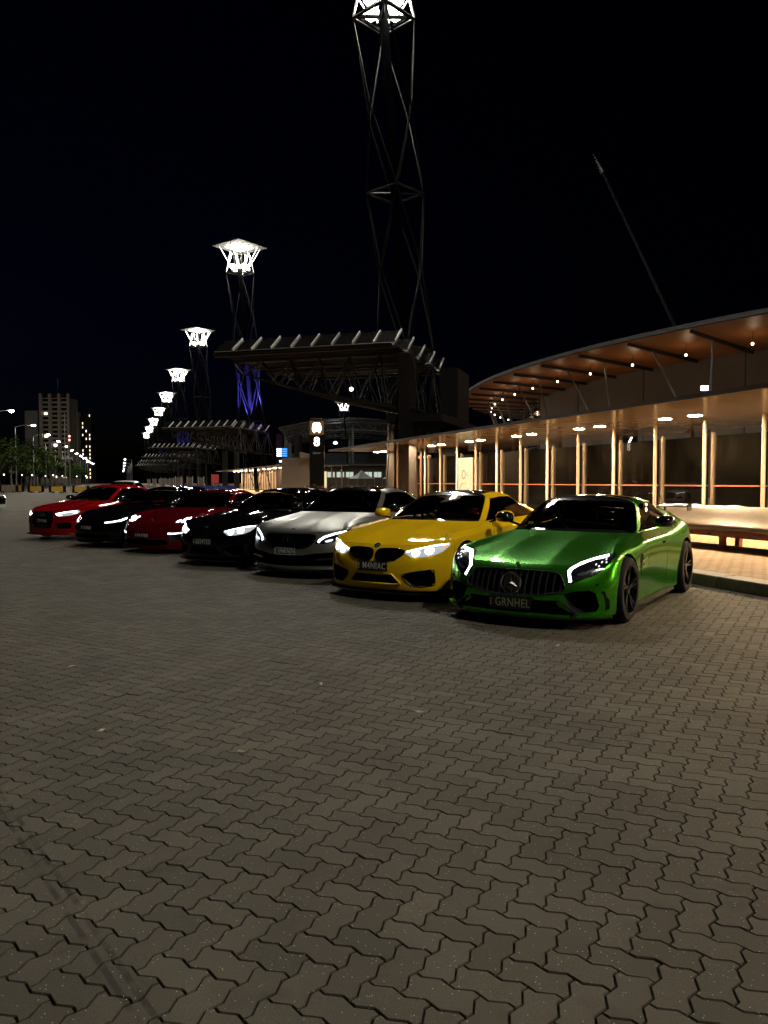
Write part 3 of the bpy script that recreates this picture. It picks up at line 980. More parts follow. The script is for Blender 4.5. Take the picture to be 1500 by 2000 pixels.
g_grille = [(0, .572), (.27, .572), (.40, .565), (.475, .54), (.535, .44), (.53, .40), (.46, .375), (.25, .335), (0, .325)]
g_grille = g_grille + [(-x, z) for x, z in g_grille[::-1] if x > 0]
g_low = [(0, .285), (.50, .295), (.47, .25), (.60, .165), (.42, .152), (0, .152)]
g_low = g_low + [(-x, z) for x, z in g_low[::-1] if x > 0]
g_side = [(.53, .355), (.60, .385), (.75, .40), (.80, .365), (.825, .24), (.80, .185), (.68, .17), (.60, .22)]
g_vent = [(.835, .385), (.862, .385), (.895, .29), (.895, .205), (.862, .19), (.868, .27)]
cuts = [(g_grille, .70, 1.6), (g_low, .66, 1.6)]
for q in both(g_side): cuts.append((q, .45, 1.6))
green, bv, p = build_car('green_sports_coupe', 'metallic green sports coupe with rear wing, nearest the kerb, plate GRNHEL', (4.43, 7.52, 232.0), P, PT_GREEN, roof=M_CARBON, cuts=cuts, wheel=(5, .265))
vbars(green, bv, [-.49 + .07 * i for i in range(15)], lambda x: poly_span(g_grille, x)[0], lambda x: poly_span(g_grille, x)[1], .03, M_CHROME, w=.011, d=.02)
outline(bv, smooth_poly(g_grille, 2), .0, .009, 'grille_frame', M_GREYLIP, green)
q, _ = ray_pt(bv, 0, .45)
star_badge(green, (0, q.y + .012, .45), .105, M_SILVER)
MB().lathe([(.001, .0), (.10, .0), (.10, -.02)], 'Y', 24, (0, q.y - .002, .45)).build('emblem_disc', M_GLOSSBLK, green)
q, _ = ray_pt(bv, 0, .24)
plate(green, bv, 'GRNHEL', .245, q.y + .012, M_PLATETXT2, w=.46, hh=.125, size=.10)
for q in both(g_vent): patch(bv, q, .002, 'bumper_vent', M_BLACK, green, depth=.0, step=.05)
for sx in (-1, 1):
    HL = [(.515, .575), (.535, .615), (.60, .668), (.72, .715), (.83, .742), (.885, .738), (.885, .69), (.855, .62), (.79, .555), (.70, .51), (.62, .478), (.565, .462)]
    HL = smooth_poly([(x * sx, z) for x, z in (HL if sx > 0 else HL[::-1])], 2)
    h = patch(bv, HL, .004, 'headlight', M_HOUSE, green, step=.03)
    L1 = [(.530, .578), (.546, .605), (.61, .655), (.72, .700), (.82, .727), (.83, .714), (.72, .683), (.63, .639), (.574, .596), (.562, .560), (.592, .482), (.568, .472)]
    patch(bv, [(x * sx, z) for x, z in (L1 if sx > 0 else L1[::-1])], .008, 'led_strip', M_LED, h, step=.025, depth=.002)
    L2 = smooth_poly([(.62, .55), (.70, .575), (.76, .60), (.74, .57), (.66, .535)], 2)
    patch(bv, [(x * sx, z) for x, z in (L2 if sx > 0 else L2[::-1])], .008, 'projector_lens', M_LENS, h, step=.02, depth=.002)
    for k, (x, z) in enumerate(((.80, .66), (.825, .685), (.79, .625), (.84, .66), (.76, .64))):
        patch(bv, [(sx * x + .008 * math.cos(a), z + .008 * math.sin(a)) for a in [i * PI / 3 for i in range(6)]], .008, 'led_dot', M_LEDDIM, h, step=.02, depth=.001)
    # fender vent with two fins
    v = [(-.50, .69), (-.44, .62), (-.46, .50), (-.53, .43), (-.50, .52), (-.54, .60), (-.60, .66)]
    patch(bv, v, .003, 'fender_vent', M_BLACK, green, axis='x', sgn=sx, step=.04, depth=.0)
    for z in (.61, .545):
        q, n = ray_pt(bv, -.60, z, 'x', sx)
        MB().beam(q + Vector((sx * .012, .10, -.01)), q + Vector((sx * .012, -.09, .012)), .014, .018).build('vent_fin', M_SILVER, green, bevel=.003)
    q, n = ray_pt(bv, .80 * sx, .45)
    MB().lathe([(.001, .004), (.013, .003), (.016, -.01)], 'Y', 12, q).build('parking_sensor', M_BLACK, green)
# bumper aero blades and splitter
splitter(green, bv, p, PT_GREEN, .158, out=.03, th=.03)
splitter(green, bv, p, M_GLOSSBLK, .125, out=.035, name='lower_lip')
for sx in (-1, 1):
    b = MB()
    pts = [(sx * .60, .79, .13), (sx * .66, .77, .17), (sx * .56, .80, .245), (sx * .47, .83, .275)]
    for a, c in zip(pts[:-1], pts[1:]): b.beam(a, c, .05, .022)
    b.build('intake_blade', M_GREYLIP, green, smooth=40)
# hood emblem, roof visor strip, wing
q, n = ray_pt(bv, 0, .625)
MB().lathe([(.001, .004), (.024, .003), (.028, -.006)], 'Y', 16, q).build('hood_emblem', M_SILVER, green)
wg = MB()
prof = [(-3.52, 1.105), (-3.46, 1.135), (-3.32, 1.142), (-3.22, 1.125), (-3.32, 1.120), (-3.46, 1.105)]
wg.prism(prof, -.84, .84, lambda u, v, t: Vector((t, u, v)))
wing = wg.build('rear_wing', M_CARBON, green, smooth=40)
for sx in (-1, 1):
    MB().box((sx * .848, -3.38, 1.11), (.012, .26, .10)).build('wing_endplate', M_CARBON, wing, bevel=.004)
    MB().beam((sx * .52, -3.38, 1.11), (sx * .52, -3.32, .92), .02, .10, up=(0, 1, 0)).build('wing_support', M_CARBON, wing)
MB().box((0, -1.31, 1.14), (.26, .02, .06)).build('rear_view_mirror', M_GLOSSBLK, green, bevel=.01)
MB().box((.52, -.905, .955), (.07, .003, .05)).build('permit_sticker', mat('sticker', (.5, .5, .2), .6), green)

# --- the yellow coupe
PT_YELLOW = mat('paint_yellow', (.95, .59, .010), .5, coat=.7, spec=0.)
def m_coupe(name, label, pose, paint, text, roofm, mirr, lip, glow, blackout=False, extra=None):
    P = dict(W=.925, wf=.935, wr=.955, WB=2.81, yf=.80, ro=1.0, s=(.015, .115, .33), nb=.09, zle=.685, zh=.835, zfc=.80, zc=.945, zs=.845, zrh=.90, zbelt=.945, yw=-.46, yrf=-1.20, H=1.365,
             zrs=1.26, yrr=-2.35, yrw=-3.12, zdeck=1.02, zt=1.0, sedan=False, Rw=.345, Ra=.385, z3=.50, zl2=.30, zb=.13, xr=.61)
    if extra: P.update(extra)
    kd = [(.035, .615), (.10, .64), (.30, .645), (.395, .625), (.40, .595), (.30, .515), (.10, .495), (.045, .51), (.022, .56)]
    low = [(0, .335), (.27, .335), (.375, .225), (.28, .212), (0, .212)]
    low = low + [(-x, z) for x, z in low[::-1] if x > 0]
    sd = [(.40, .315), (.46, .355), (.72, .40), (.755, .36), (.76, .25), (.72, .20), (.52, .195)]
    cuts = [(low, .62, 1.5)]
    for q in both(kd) : cuts.append((q, .66, 1.5))
    for q in both(sd): cuts.append((q, .44, 1.5))
    car, bv, p = build_car(name, label, pose, P, paint, roof=roofm, cuts=cuts, mirror_m=mirr, wheel=(5, .24))
    for q in both(kd):
        outline(bv, smooth_poly(q, 2), .002, .011, 'grille_frame', M_GLOSSBLK, car)
        s = 1 if q[0][0] > 0 else -1
        vbars(car, bv, [s * (.07 + .045 * i) for i in range(7)], lambda x: poly_span(q, x)[0], lambda x: poly_span(q, x)[1], .03, M_GLOSSBLK, w=.014, d=.03)
    outline(bv, low, .004, .012, 'intake_frame', paint, car)
    for q in both(sd): outline(bv, smooth_poly(q, 2), .0, .007, 'intake_frame', M_GLOSSBLK, car)
    roundel(car, bv, 0, .675, .041)
    q, _ = ray_pt(bv, 0, .42)
    plate(car, bv, text, .425, q.y + .018, M_PLATETXT, w=.44, hh=.118, size=.095)
    splitter(car, bv, p, lip, .115, out=.055)
    for sx in (-1, 1):
        HL = [(.405, .600), (.42, .622), (.55, .655), (.72, .70), (.862, .718), (.868, .695), (.815, .62), (.74, .575), (.62, .55), (.50, .545), (.455, .575)]
        f = lambda L: [(x * sx, z) for x, z in (L if sx > 0 else L[::-1])]
        h = patch(bv, f(HL), .004, 'headlight', glow, car, step=.03)
        for x, z, r in ((.545, .60, .038), (.685, .628, .040)):
            ci = [(sx * x + r * math.cos(a), z + r * math.sin(a)) for a in [i * PI / 6 for i in range(12)]]
            patch(bv, ci, .007, 'projector', M_LENS, h, step=.03, depth=.001)
            outline(bv, ci, .009, .009, 'light_ring', M_LED, h)
            patch(bv, [(sx * x + r * .45 * math.cos(a), z + r * .45 * math.sin(a)) for a in [i * PI / 4 for i in range(8)]], .010, 'projector_bulb', M_LED, h, step=.03, depth=.001)
        patch(bv, f([(.43, .617), (.55, .650), (.72, .694), (.85, .712), (.85, .702), (.72, .682), (.55, .638), (.44, .606)]), .008, 'eyebrow_light', M_LED, h, step=.03, depth=.001)
        if not blackout: patch(bv, f([(.825, .70), (.858, .708), (.855, .69), (.82, .655)]), .007, 'amber_marker', M_AMBER, h, step=.03, depth=.001)
        MB().box((sx * .30, p['yf'] - .045, .565), (.012, .01, .012)).build('grille_sensor', M_BLACK, car)
    MB().box((0, -1.06, 1.20), (.24, .02, .06)).build('rear_view_mirror', M_GLOSSBLK, car, bevel=.01)
    return car
m_coupe('yellow_coupe', 'glossy yellow coupe with black roof, lit headlights and plate M4NIAC', (3.57, 9.60, 231.5), PT_YELLOW, 'M4NIAC', M_CARBON, PT_YELLOW, M_GLOSSBLK, M_LEDSOFT)

# --- the silver white sedan
PT_WHITE = mat('paint_silver_white', (.30, .30, .275), .36, metal=.8, coat=.5, coat_rough=.06, flake=.15, bscale=900)
P = dict(W=.905, wf=.915, wr=.92, WB=2.84, yf=.80, ro=1.05, s=(.02, .13, .36), nb=.12, zle=.71, zh=.865, zfc=.825, zc=.97, zs=.865, zrh=.91, zbelt=.965, yw=-.46, yrf=-1.20, H=1.405, zrs=1.29,
         yrr=-2.55, yrw=-3.15, zdeck=1.06, zt=1.02, sedan=True, Rw=.335, Ra=.372, z3=.50, zl2=.31, zb=.13, hoodrib=.022, cr_hood=.8)
w_gr = [(0, .672), (.36, .672), (.44, .655), (.46, .60), (.40, .51), (.28, .465), (0, .455)]
w_gr = w_gr + [(-x, z) for x, z in w_gr[::-1] if x > 0]
w_low = [(0, .355), (.30, .36), (.46, .39), (.80, .415), (.86, .37), (.85, .25), (.70, .20), (0, .19)]
w_low = w_low + [(-x, z) for x, z in w_low[::-1] if x > 0]
car, bv, p = build_car('silver_white_sedan', 'satin silver white sedan with tinted windows, plate UNKN3N', (2.92, 12.12, 226.5), P, PT_WHITE, roof=M_GLOSSBLK, cuts=[(w_gr, .62, 1.5), (w_low, .42, 1.5)], glass=M_GLASSDK, wheel=(5, .23))
outline(bv, smooth_poly(w_gr, 2), .002, .012, 'grille_frame', M_GLOSSBLK, car)
vbars(car, bv, [-.42 + .06 * i for i in range(15)], lambda x: poly_span(w_gr, x)[0], lambda x: poly_span(w_gr, x)[1], .04, M_GLOSSBLK, w=.012, d=.02)
q, _ = ray_pt(bv, 0, .56)
star_badge(car, (0, q.y - .015, .565), .085, M_GLOSSBLK, .009)
q, n = ray_pt(bv, 0, .56, 'z')
MB().lathe([(.001, .006), (.026, .004), (.03, -.004)], 'Z', 16, q).build('hood_emblem', M_GLOSSBLK, car)
q, _ = ray_pt(bv, 0, .42)
plate(car, bv, 'UNKN3N', .415, q.y + .016, M_PLATETXT, w=.372, hh=.10, frame=True, size=.078)
splitter(car, bv, p, M_GLOSSBLK, .125, out=.06)
splitter(car, bv, p, mat('lip_trim', (.6, .62, .62), .2, metal=1), .152, out=.045, th=.012, name='lip_trim')
for sx in (-1, 1):
    f = lambda L: [(x * sx, z) for x, z in (L if sx > 0 else L[::-1])]
    HL = [(.475, .545), (.50, .60), (.56, .655), (.70, .71), (.83, .742), (.868, .735), (.86, .68), (.80, .61), (.70, .56), (.58, .53)]
    h = patch(bv, smooth_poly(f(HL), 2), .004, 'headlight', M_HOUSE, car, step=.03)
    L1 = [(.50, .565), (.515, .60), (.57, .645), (.70, .695), (.83, .727), (.84, .708), (.72, .672), (.60, .625), (.545, .58), (.53, .548)]
    patch(bv, f(L1), .008, 'led_strip', M_LEDMID, h, step=.025, depth=.002)
    L2 = smooth_poly([(.60, .575), (.66, .60), (.70, .60), (.69, .575), (.63, .555)], 2)
    patch(bv, f(L2), .008, 'projector', M_LEDDIM, h, step=.02, depth=.002)
    MB().beam((sx * .50, .70, .30), (sx * .82, .50, .32), .02, .03).build('intake_blade', M_GLOSSBLK, car)

# --- the black coupe
PT_BLACK = mat('paint_black', (.003, .003, .0035), .4, coat=.7, spec=0.)
m_coupe('black_coupe', 'gloss black coupe with bright headlights, plate GO4TED', (1.93, 14.2, 230.8), PT_BLACK, 'GO4TED', PT_BLACK, PT_BLACK, M_GLOSSBLK, M_LEDSOFT, True)

# --- the deep red low sedan
PT_DKRED = mat('paint_deep_red', (.10, .002, .004), .5, coat=.7, spec=0.)
P = dict(W=.95, wf=.955, wr=.97, WB=2.95, yf=.88, ro=1.1, s=(.02, .13, .36), nb=.16, zle=.62, zh=.76, zfc=.815, zc=.90, zs=.83, zrh=.93, zbelt=.91, yw=-.52, yrf=-1.22, H=1.315, zrs=1.20, yrr=-2.1, yrw=-3.25,
         zdeck=.96, zt=.93, sedan=False, Rw=.35, Ra=.39, z3=.46, zl2=.28, zb=.12, hoodrib=-.012)
r_low = [(0, .29), (.55, .29), (.60, .22), (.50, .17), (0, .165)]
r_low = r_low + [(-x, z) for x, z in r_low[::-1] if x > 0]
r_sd = [(.60, .40), (.84, .43), (.86, .36), (.82, .28), (.64, .27)]
cuts = [(r_low, .68, 1.6)] + [(q, .5, 1.6) for q in both(r_sd)]
car, bv, p = build_car('deep_red_sedan', 'deep red low sedan with four point headlights between two black cars', (1.02, 17.1, 227.5), P, PT_DKRED, cuts=cuts, level=2)
for sx in (-1, 1):
    f = lambda L: [(x * sx, z) for x, z in (L if sx > 0 else L[::-1])]
    HL = smooth_poly([(.56, .655), (.62, .705), (.75, .755), (.84, .75), (.85, .69), (.78, .64), (.66, .615)], 2)
    h = patch(bv, f(HL), .004, 'headlight', M_HOUSE, car, step=.04)
    for x, z in ((.635, .655), (.70, .70), (.74, .655), (.805, .715)):
        patch(bv, [(sx * x + .03 * math.cos(a), z + .024 * math.sin(a)) for a in [i * PI / 5 for i in range(10)]], .008, 'led_point', M_LED, h, step=.03, depth=.002)
    patch(bv, f([(.58, .425), (.86, .455), (.87, .43), (.60, .40)]), .006, 'daytime_light', M_LED, car, step=.04)
MB().box((0, .885, .37), (.30, .012, .085)).build('crest_spacer', PT_DKRED, car)
plate(car, bv, 'O4 RYRO', .37, .90, M_PLATETXT, w=.372, hh=.10, size=.075)
splitter(car, bv, p, PT_DKRED, .12, out=.05)
q, n = ray_pt(bv, 0, .66)
MB().prism([(-.03, .045), (.03, .045), (.028, 0), (0, -.03), (-.028, 0)], 0, .006, lambda u, v, t: q + Vector((u, t + .002, v))).build('emblem', M_SILVER, car)

# --- the black electric style sedan
P = dict(W=.925, wf=.93, wr=.935, WB=2.88, yf=.84, ro=1.0, s=(.02, .13, .37), nb=.13, zle=.63, zh=.80, zfc=.80, zc=.93, zs=.86, zrh=.92, zbelt=.95, yw=-.40, yrf=-1.25, H=1.375, zrs=1.25, yrr=-2.5, yrw=-3.3,
         zdeck=1.06, zt=1.02, sedan=True, Rw=.34, Ra=.378, z3=.46, zl2=.29, zb=.13, hoodrib=-.008)
e_low = [(0, .285), (.60, .285), (.66, .22), (0, .19)]
e_low = e_low + [(-x, z) for x, z in e_low[::-1] if x > 0]
car, bv, p = build_car('black_sedan', 'gloss black sedan with slim swept headlight strips beside the bright red sedan', (-.12, 19.1, 232.5), P, PT_BLACK, cuts=[(e_low, .66, 1.5)], level=2)
for sx in (-1, 1):
    f = lambda L: [(x * sx, z) for x, z in (L if sx > 0 else L[::-1])]
    HL = smooth_poly([(.46, .56), (.60, .575), (.76, .615), (.86, .675), (.875, .65), (.80, .58), (.66, .545), (.50, .535)], 2)
    h = patch(bv, f(HL), .004, 'headlight', M_HOUSE, car, step=.04)
    patch(bv, f([(.47, .558), (.60, .572), (.76, .612), (.855, .668), (.865, .648), (.78, .588), (.62, .552), (.48, .543)]), .008, 'led_strip', M_LED, h, step=.03, depth=.002)
q, _ = ray_pt(bv, 0, .43)
plate(car, bv, 'TAXR88', .43, q.y + .016, M_PLATETXT, w=.372, hh=.10, size=.08)
splitter(car, bv, p, M_GLOSSBLK, .12, out=.05)

# --- the bright red sedan
PT_RED = mat('paint_red', (.33, .004, .006), .5, coat=.7, spec=0.)
def audi_like(name, label, pose, paint, text, group='cars parked in an angled row', lit=True, level=2):
    P = dict(W=.905, wf=.92, wr=.92, WB=2.63, yf=.84, ro=1.0, s=(.02, .11, .33), nb=.07, zle=.735, zh=.865, zfc=.84, zc=.965, zs=.87, zrh=.91, zbelt=.965, yw=-.40, yrf=-1.12, H=1.41, zrs=1.295, yrr=-2.35, yrw=-2.95,
             zdeck=1.06, zt=1.03, sedan=True, Rw=.335, Ra=.372, z3=.50, zl2=.30, zb=.14)
    gr = [(0, .705), (.30, .705), (.385, .60), (.40, .54), (.34, .33), (.30, .30), (0, .30)]
    gr = gr + [(-x, z) for x, z in gr[::-1] if x > 0]
    sd = [(.47, .42), (.76, .44), (.80, .40), (.79, .28), (.52, .27)]
    car, bv, p = build_car(name, label, pose, P, paint, cuts=[(gr, .66, 1.5)] + [(q, .5, 1.5) for q in both(sd)], level=level, group=group)
    outline(bv, gr, .002, .012, 'grille_frame', M_GLOSSBLK, car)
    vbars(car, bv, [-.36 + .06 * i for i in range(13)], lambda x: poly_span(gr, x)[0], lambda x: poly_span(gr, x)[1], .03, M_GLOSSBLK, w=.014, d=.02)
    q, _ = ray_pt(bv, 0, .63)
    rg = MB()
    for k in (-1.5, -.5, .5, 1.5):
        rg.path([Vector((k * .066 + .043 * math.cos(2 * PI * i / 16), q.y + .004, .635 + .043 * math.sin(2 * PI * i / 16))) for i in range(16)], .006, 5, True)
    rg.build('emblem', M_SILVER, car)
    if text: plate(car, bv, text, .47, q.y + .012, M_PLATETXT, w=.372, hh=.10, size=.085)
    for sx in (-1, 1):
        f = lambda L: [(x * sx, z) for x, z in (L if sx > 0 else L[::-1])]
        HL = smooth_poly([(.43, .66), (.60, .70), (.80, .735), (.865, .73), (.86, .66), (.74, .61), (.60, .60), (.50, .60)], 2)
        h = patch(bv, f(HL), .004, 'headlight', M_LEDSOFT if lit else M_HOUSE, car, step=.04)
        patch(bv, f([(.445, .655), (.60, .69), (.80, .725), (.85, .715), (.85, .675), (.80, .66), (.80, .70), (.60, .668), (.47, .635)]), .008, 'led_strip', M_LED, h, step=.03, depth=.002)
        patch(bv, f([(.46, .63), (.56, .645), (.62, .61), (.52, .605)]), .008, 'led_strip', M_LED, h, step=.03, depth=.002)
    splitter(car, bv, p, paint, .135, out=.06)
    return car
audi_like('bright_red_sedan', 'bright red sedan with wide dark grille at the far left of the row, plate STVTND', (-1.38, 21.95, 226.5), PT_RED, 'STVTND')
# ------------------------------------------------------------------ lighting towers
M_STEEL = mat('tower_steel', (.16, .165, .17), .4, metal=.3)
M_MAST = mat('mast_dark', (.004, .004, .0045), .8, spec=0.)
M_LATT = mat('lattice_paint', (.005, .005, .0053), .5, spec=.2)
M_STEELDK = mat('dark_steel', (.05, .05, .052), .45, metal=.5)
M_PANELW = mat('reflector_white', (.5, .5, .47), .5)
M_LAMP = emit('reflector_lit', (1.0, .95, .84), 500)
M_LAMP2 = emit('tower_lamp', (1., .96, .86), 14)
LEAN = .072
def tower_mesh():
    H0 = 27.2
    def ax(z): return Vector(((H0 - z) * LEAN, 0, z))
    root = empty('light_tower')
    mast = MB()
    mast.tube(ax(0), ax(H0), .26, 12)
    mast.build('mast', M_MAST, root, smooth=50)
    lv = [0.4, 4.6, 8.9, 13.2, 17.5, 21.8, H0 - .3]
    rad = [1.7, 1.65, 1.6, 1.6, 1.6, 1.6, 1.7]
    def node(k, i):
        q = 2 * PI * i / 4 + (PI / 4 if k % 2 else 0) - .30
        return ax(lv[k]) + Vector((math.cos(q) * rad[k], math.sin(q) * rad[k], 0))
    for k in range(len(lv)):
        rg = MB()
        for i in range(4):
            if k % 2 == 0 or k == len(lv) - 1: rg.tube(node(k, i), node(k, (i + 1) % 4), .055, 6)
            if k in (2, 4, 6): rg.tube(node(k, i), ax(lv[k]), .045, 5)
        rg.build('ring_brace', M_LATT, root, smooth=50) if rg.v else None
        if k < len(lv) - 1:
            for i in range(4):
                b0, b1 = (node(k + 1, i), node(k + 1, (i - 1) % 4)) if k % 2 == 0 else (node(k + 1, (i + 1) % 4), node(k + 1, i))
                for b in (b0, b1):
                    MB().tube(node(k, i), b, .048, 6).build('lattice_strut', M_LATT, root, smooth=50)
    # platform, lamp cluster, reflector
    for i in range(4):
        q0, q1 = -.3 + i * PI / 2, -.3 + (i + 1) * PI / 2
        MB().beam((1.5 * math.cos(q0), 1.5 * math.sin(q0), H0 - .2), (1.5 * math.cos(q1), 1.5 * math.sin(q1), H0 - .2), .14, .16).build('platform_beam', M_MAST, root)
        MB().beam((0, 0, H0 - .22), (1.6 * math.cos(q0), 1.6 * math.sin(q0), H0 - .22), .12, .14).build('platform_beam', M_MAST, root)
    for i in range(4):
        q = -.3 + i * PI / 2
        lp = MB().lathe([(.05, 0), (.42, .3), (.46, .55), (.3, .56)], 'Z', 12, (math.cos(q + .78) * .95, math.sin(q + .78) * .95, H0 - .1))
        lp.build('floodlight', M_LAMP2, root)
    zt = 30.0
    for i in range(4):
        q = -.3 + i * PI / 2
        for j in (-.4, .4):
            MB().tube((math.cos(q + j) * .8, math.sin(q + j) * .8, H0 - .15), (math.cos(q + j * .7) * 2.5, math.sin(q + j * .7) * 2.5, zt - .03), .05, 6).build('reflector_strut', M_PANELW, root, smooth=50)
        for j in (-.5, .5):
            MB().tube(node(6, i), (math.cos(q + j) * 1.2, math.sin(q + j) * 1.2, zt - .6), .045, 6).build('reflector_strut', M_PANELW, root, smooth=50)
    sq = lambda r: [(r * math.cos(-.3 + .12 + i * PI / 2), r * math.sin(-.3 + .12 + i * PI / 2)) for i in range(4)]
    MB().prism(sq(3.3), zt, zt + .08, lambda u, v, t: Vector((u, v, t))).build('reflector', M_PANELW, root)
    MB().prism(sq(1.6), zt - .03, zt - .006, lambda u, v, t: Vector((u, v, t))).build('lit_panel', M_LAMP, root)
    return root
TX, TS0, TDS = 13.9, -13.6, 54.6
ords = ['behind the camera and out of view', 'nearest, cropped by the top edge', 'second from the right', 'third from the right', 'fourth from the right', 'fifth', 'sixth', 'seventh', 'eighth', 'ninth']
tw = tower_mesh()
tlabels = ['leaning lattice light tower standing behind the photographer beside the bus shelter', 'tallest leaning lattice light tower, its bright head cut by the top of the photo',
           'leaning lattice light tower washed in blue light near its foot', 'leaning lattice light tower with bright square head, next beyond the blue lit one',
           'lattice light tower, second beyond the blue lit one', 'lattice light tower, third beyond the blue lit one', 'lattice light tower, fourth beyond the blue lit one',
           'lattice light tower, fifth beyond the blue lit one', 'lattice light tower, sixth beyond the blue lit one', 'farthest lattice light tower along the boulevard']
for k in range(10):
    o = tw if k == 0 else copy_tree(tw)
    o.location = (TX, TS0 + TDS * k, 0)
    tag(o, tlabels[k], 'light tower', 'light towers along the boulevard')
def spot(name, parent, loc, target, col, power, size=1.2, blend=.6, rad=.1):
    l = bpy.data.lights.new(name, 'SPOT'); l.color = col; l.energy = power; l.spot_size = size; l.spot_blend = blend; l.shadow_soft_size = rad
    o = bpy.data.objects.new(name, l); COL.objects.link(o); o.location = loc
    d = Vector(target) - Vector(loc); o.rotation_euler = d.to_track_quat('-Z', 'Y').to_euler()
    return o
# coloured uplights at the foot of the second and fourth tower
for k, e in ((2, 60000), (4, 30000), (6, 20000)):
    fx = TX + 27.2 * LEAN; fy = TS0 + TDS * k
    f = MB().lathe([(.22, 0), (.25, .35), (.18, .36)], 'Z', 14, (0, 0, 0), cap=True).build('blue_uplight', M_STEELDK)
    f.location = (fx - 2.2, fy - 3.6, 8.3)
    tag(f, 'blue floodlight on a canopy roof at the foot of a light tower', 'floodlight', 'blue floodlights at the tower feet')
    spot('uplight_lamp', f, (fx - 2.2, fy - 3.6, 8.75), (fx - .9, fy, 12.6), (.13, .12, 1.0), e, .95, .7)

# ------------------------------------------------------------------ bus shelter
M_SOFFIT = mat('soffit_cream', (.80, .58, .36), .24, coat=.5, var=.06, vscale=2)
M_FASCIA = mat('roof_fascia', (.05, .045, .04), .5)
M_POST = mat('post_paint', (.48, .40, .31), .35, metal=.2, var=.05)
M_MULL = mat('mullion_bronze', (.22, .17, .12), .4, metal=.4)
M_DOWN = emit('downlight_disc', (1., .71, .40), 1150)
M_PANE = dust_veil_glass('shelter_glass', (.62, .62, .60), .006)
M_POSTER = emit('poster_lit', (1., .80, .42), .95)
M_BRZ = mat('bronze_panel', (.30, .19, .10), .4, var=.2, vscale=6)
def shelter(name, label, xe, s0, s1, first, nb, ZS=3.13, detail=True):
    root = empty(name, (xe, 0, 0)); tag(root, label, 'bus shelter', 'long glass bus shelters')
    xp = 4.0
    MB().box((3.6, (s0 + s1) / 2, ZS + .011), (7.2, s1 - s0, .02)).build('soffit', M_SOFFIT, root)
    MB().box((3.62, (s0 + s1) / 2, ZS + .056), (7.3, s1 - s0 + .1, .066)).build('roof', M_FASCIA, root)
    MB().box((-.063, (s0 + s1) / 2, ZS + .047), (.05, s1 - s0 + .1, .085)).build('fascia', M_FASCIA, root)
    step = 2.03
    pm = mm = gm = bmn = None
    for i in range(nb + 1):
        y = first + i * step
        if i == 0:
            po = MB().tube((0, 0, .15), (0, 0, ZS), .052, 12).build('post', M_POST, root, smooth=50)
            mu = MB().box((0, 0, 1.47), (.09, .09, 2.64)).build('mullion', M_MULL, root, bevel=.01)
            gl = MB().box((0, 0, 0), (.012, step - .22, 2.42)).build('glass_pane', M_PANE, root)
            ra = MB().box((0, 0, 0), (.05, step - .22, .035)).build('glazing_rail', mat('rail_red', (.35, .12, .06), .35, metal=.3), root)
            bp_ = MB().box((0, 0, 0), (.16, .16, ZS - .15)).build('back_post', M_MULL, root, bevel=.01)
            parts = [po, mu, gl, ra, bp_]
            locs = [(xp, y, 0), (xp + .14, y - .17, 0), (xp + .16, y + .94, 1.49), (xp + .16, y + .94, 1.36), (7.0, y, .15 + (ZS - .15) / 2)]
            base = locs
            for o, l in zip(parts, locs): o.location = l
        else:
            for q, (o, l) in enumerate(zip(parts, base)):
                if q == 4 and i % 2: continue
                if i == nb and q in (2, 3): continue
                c = o.copy(); COL.objects.link(c); c.parent = root; c.location = (l[0], l[1] + i * step, l[2])
    dl = None
    y = first - 1.1
    while y < s1 - 1:
        for d in (0, 1.12):
            if dl is None:
                dl = MB().lathe([(.001, -.012), (.15, -.012), (.165, -.003), (.165, .006)], 'Z', 20).build('downlight', M_DOWN, root)
                rim = MB().lathe([(.165, -.004), (.19, -.012), (.20, .004)], 'Z', 20).build('downlight_rim', M_POST, dl, smooth=50)
                dl.location = (2.72, y + d, ZS - .004)
            else:
                c = copy_tree(dl, root); c.location = (2.72, y + d, ZS - .004)
        y += 2 * step
    return root
sh = shelter('bus_shelter', 'long bus shelter with warm downlights and glass wall behind the green car', 10.9, -4.0, 41.3, 14.9 - 2.03 * 7, 20)
sh2 = shelter('bus_shelter', 'distant bus shelter with warm lit posts left of the pylon sign', 15.4, 78.0, 136.0, 80.0, 26)
# lit poster in the near shelter
ps = MB().box((0, 0, 0), (.05, 1.5, 1.62)).build('poster_case', M_POSTER); ps.location = (14.86, 32.15, 1.62 + .12)
tag(ps, 'cream lit poster with a dark ring inside the bus shelter', 'poster')
rg = MB().path([Vector((-.028, .12 + .19 * math.cos(2 * PI * i / 24), .05 + .19 * math.sin(2 * PI * i / 24))) for i in range(24)], .014, 5, True).build('ring_mark', M_BLACK, ps)
for z in (.12, .05, -.02): MB().box((-.027, -.22, z), (.004, .22, .018)).build('text_line', mat('poster_print', (.4, .3, .15), .6), ps)
MB().path([Vector((-.028, .05 + .5 * math.cos(PI * i / 16), -.68 + .36 * math.sin(PI * i / 16))) for i in range(17)], .02, 5).build('arc_mark', mat('poster_print2', (.6, .42, .2), .6), ps)
# bronze boards at the far end of the near shelter
for k, (x, y, w) in enumerate(((15.2, 38.2, 2.1), (15.6, 40.3, 1.6))):
    b = empty('end_screen', (x, y, .15)); tag(b, ('bronze boarded screen at the far end of the near bus shelter', 'narrow bronze screen closing the near bus shelter corner')[k], 'screen')
    n = 5
    for i in range(n): MB().box((0, -w / 2 + (i + .5) * w / n, 1.35), (.06, w / n - .02, 2.7)).build('board', M_BRZ, b, bevel=.005)
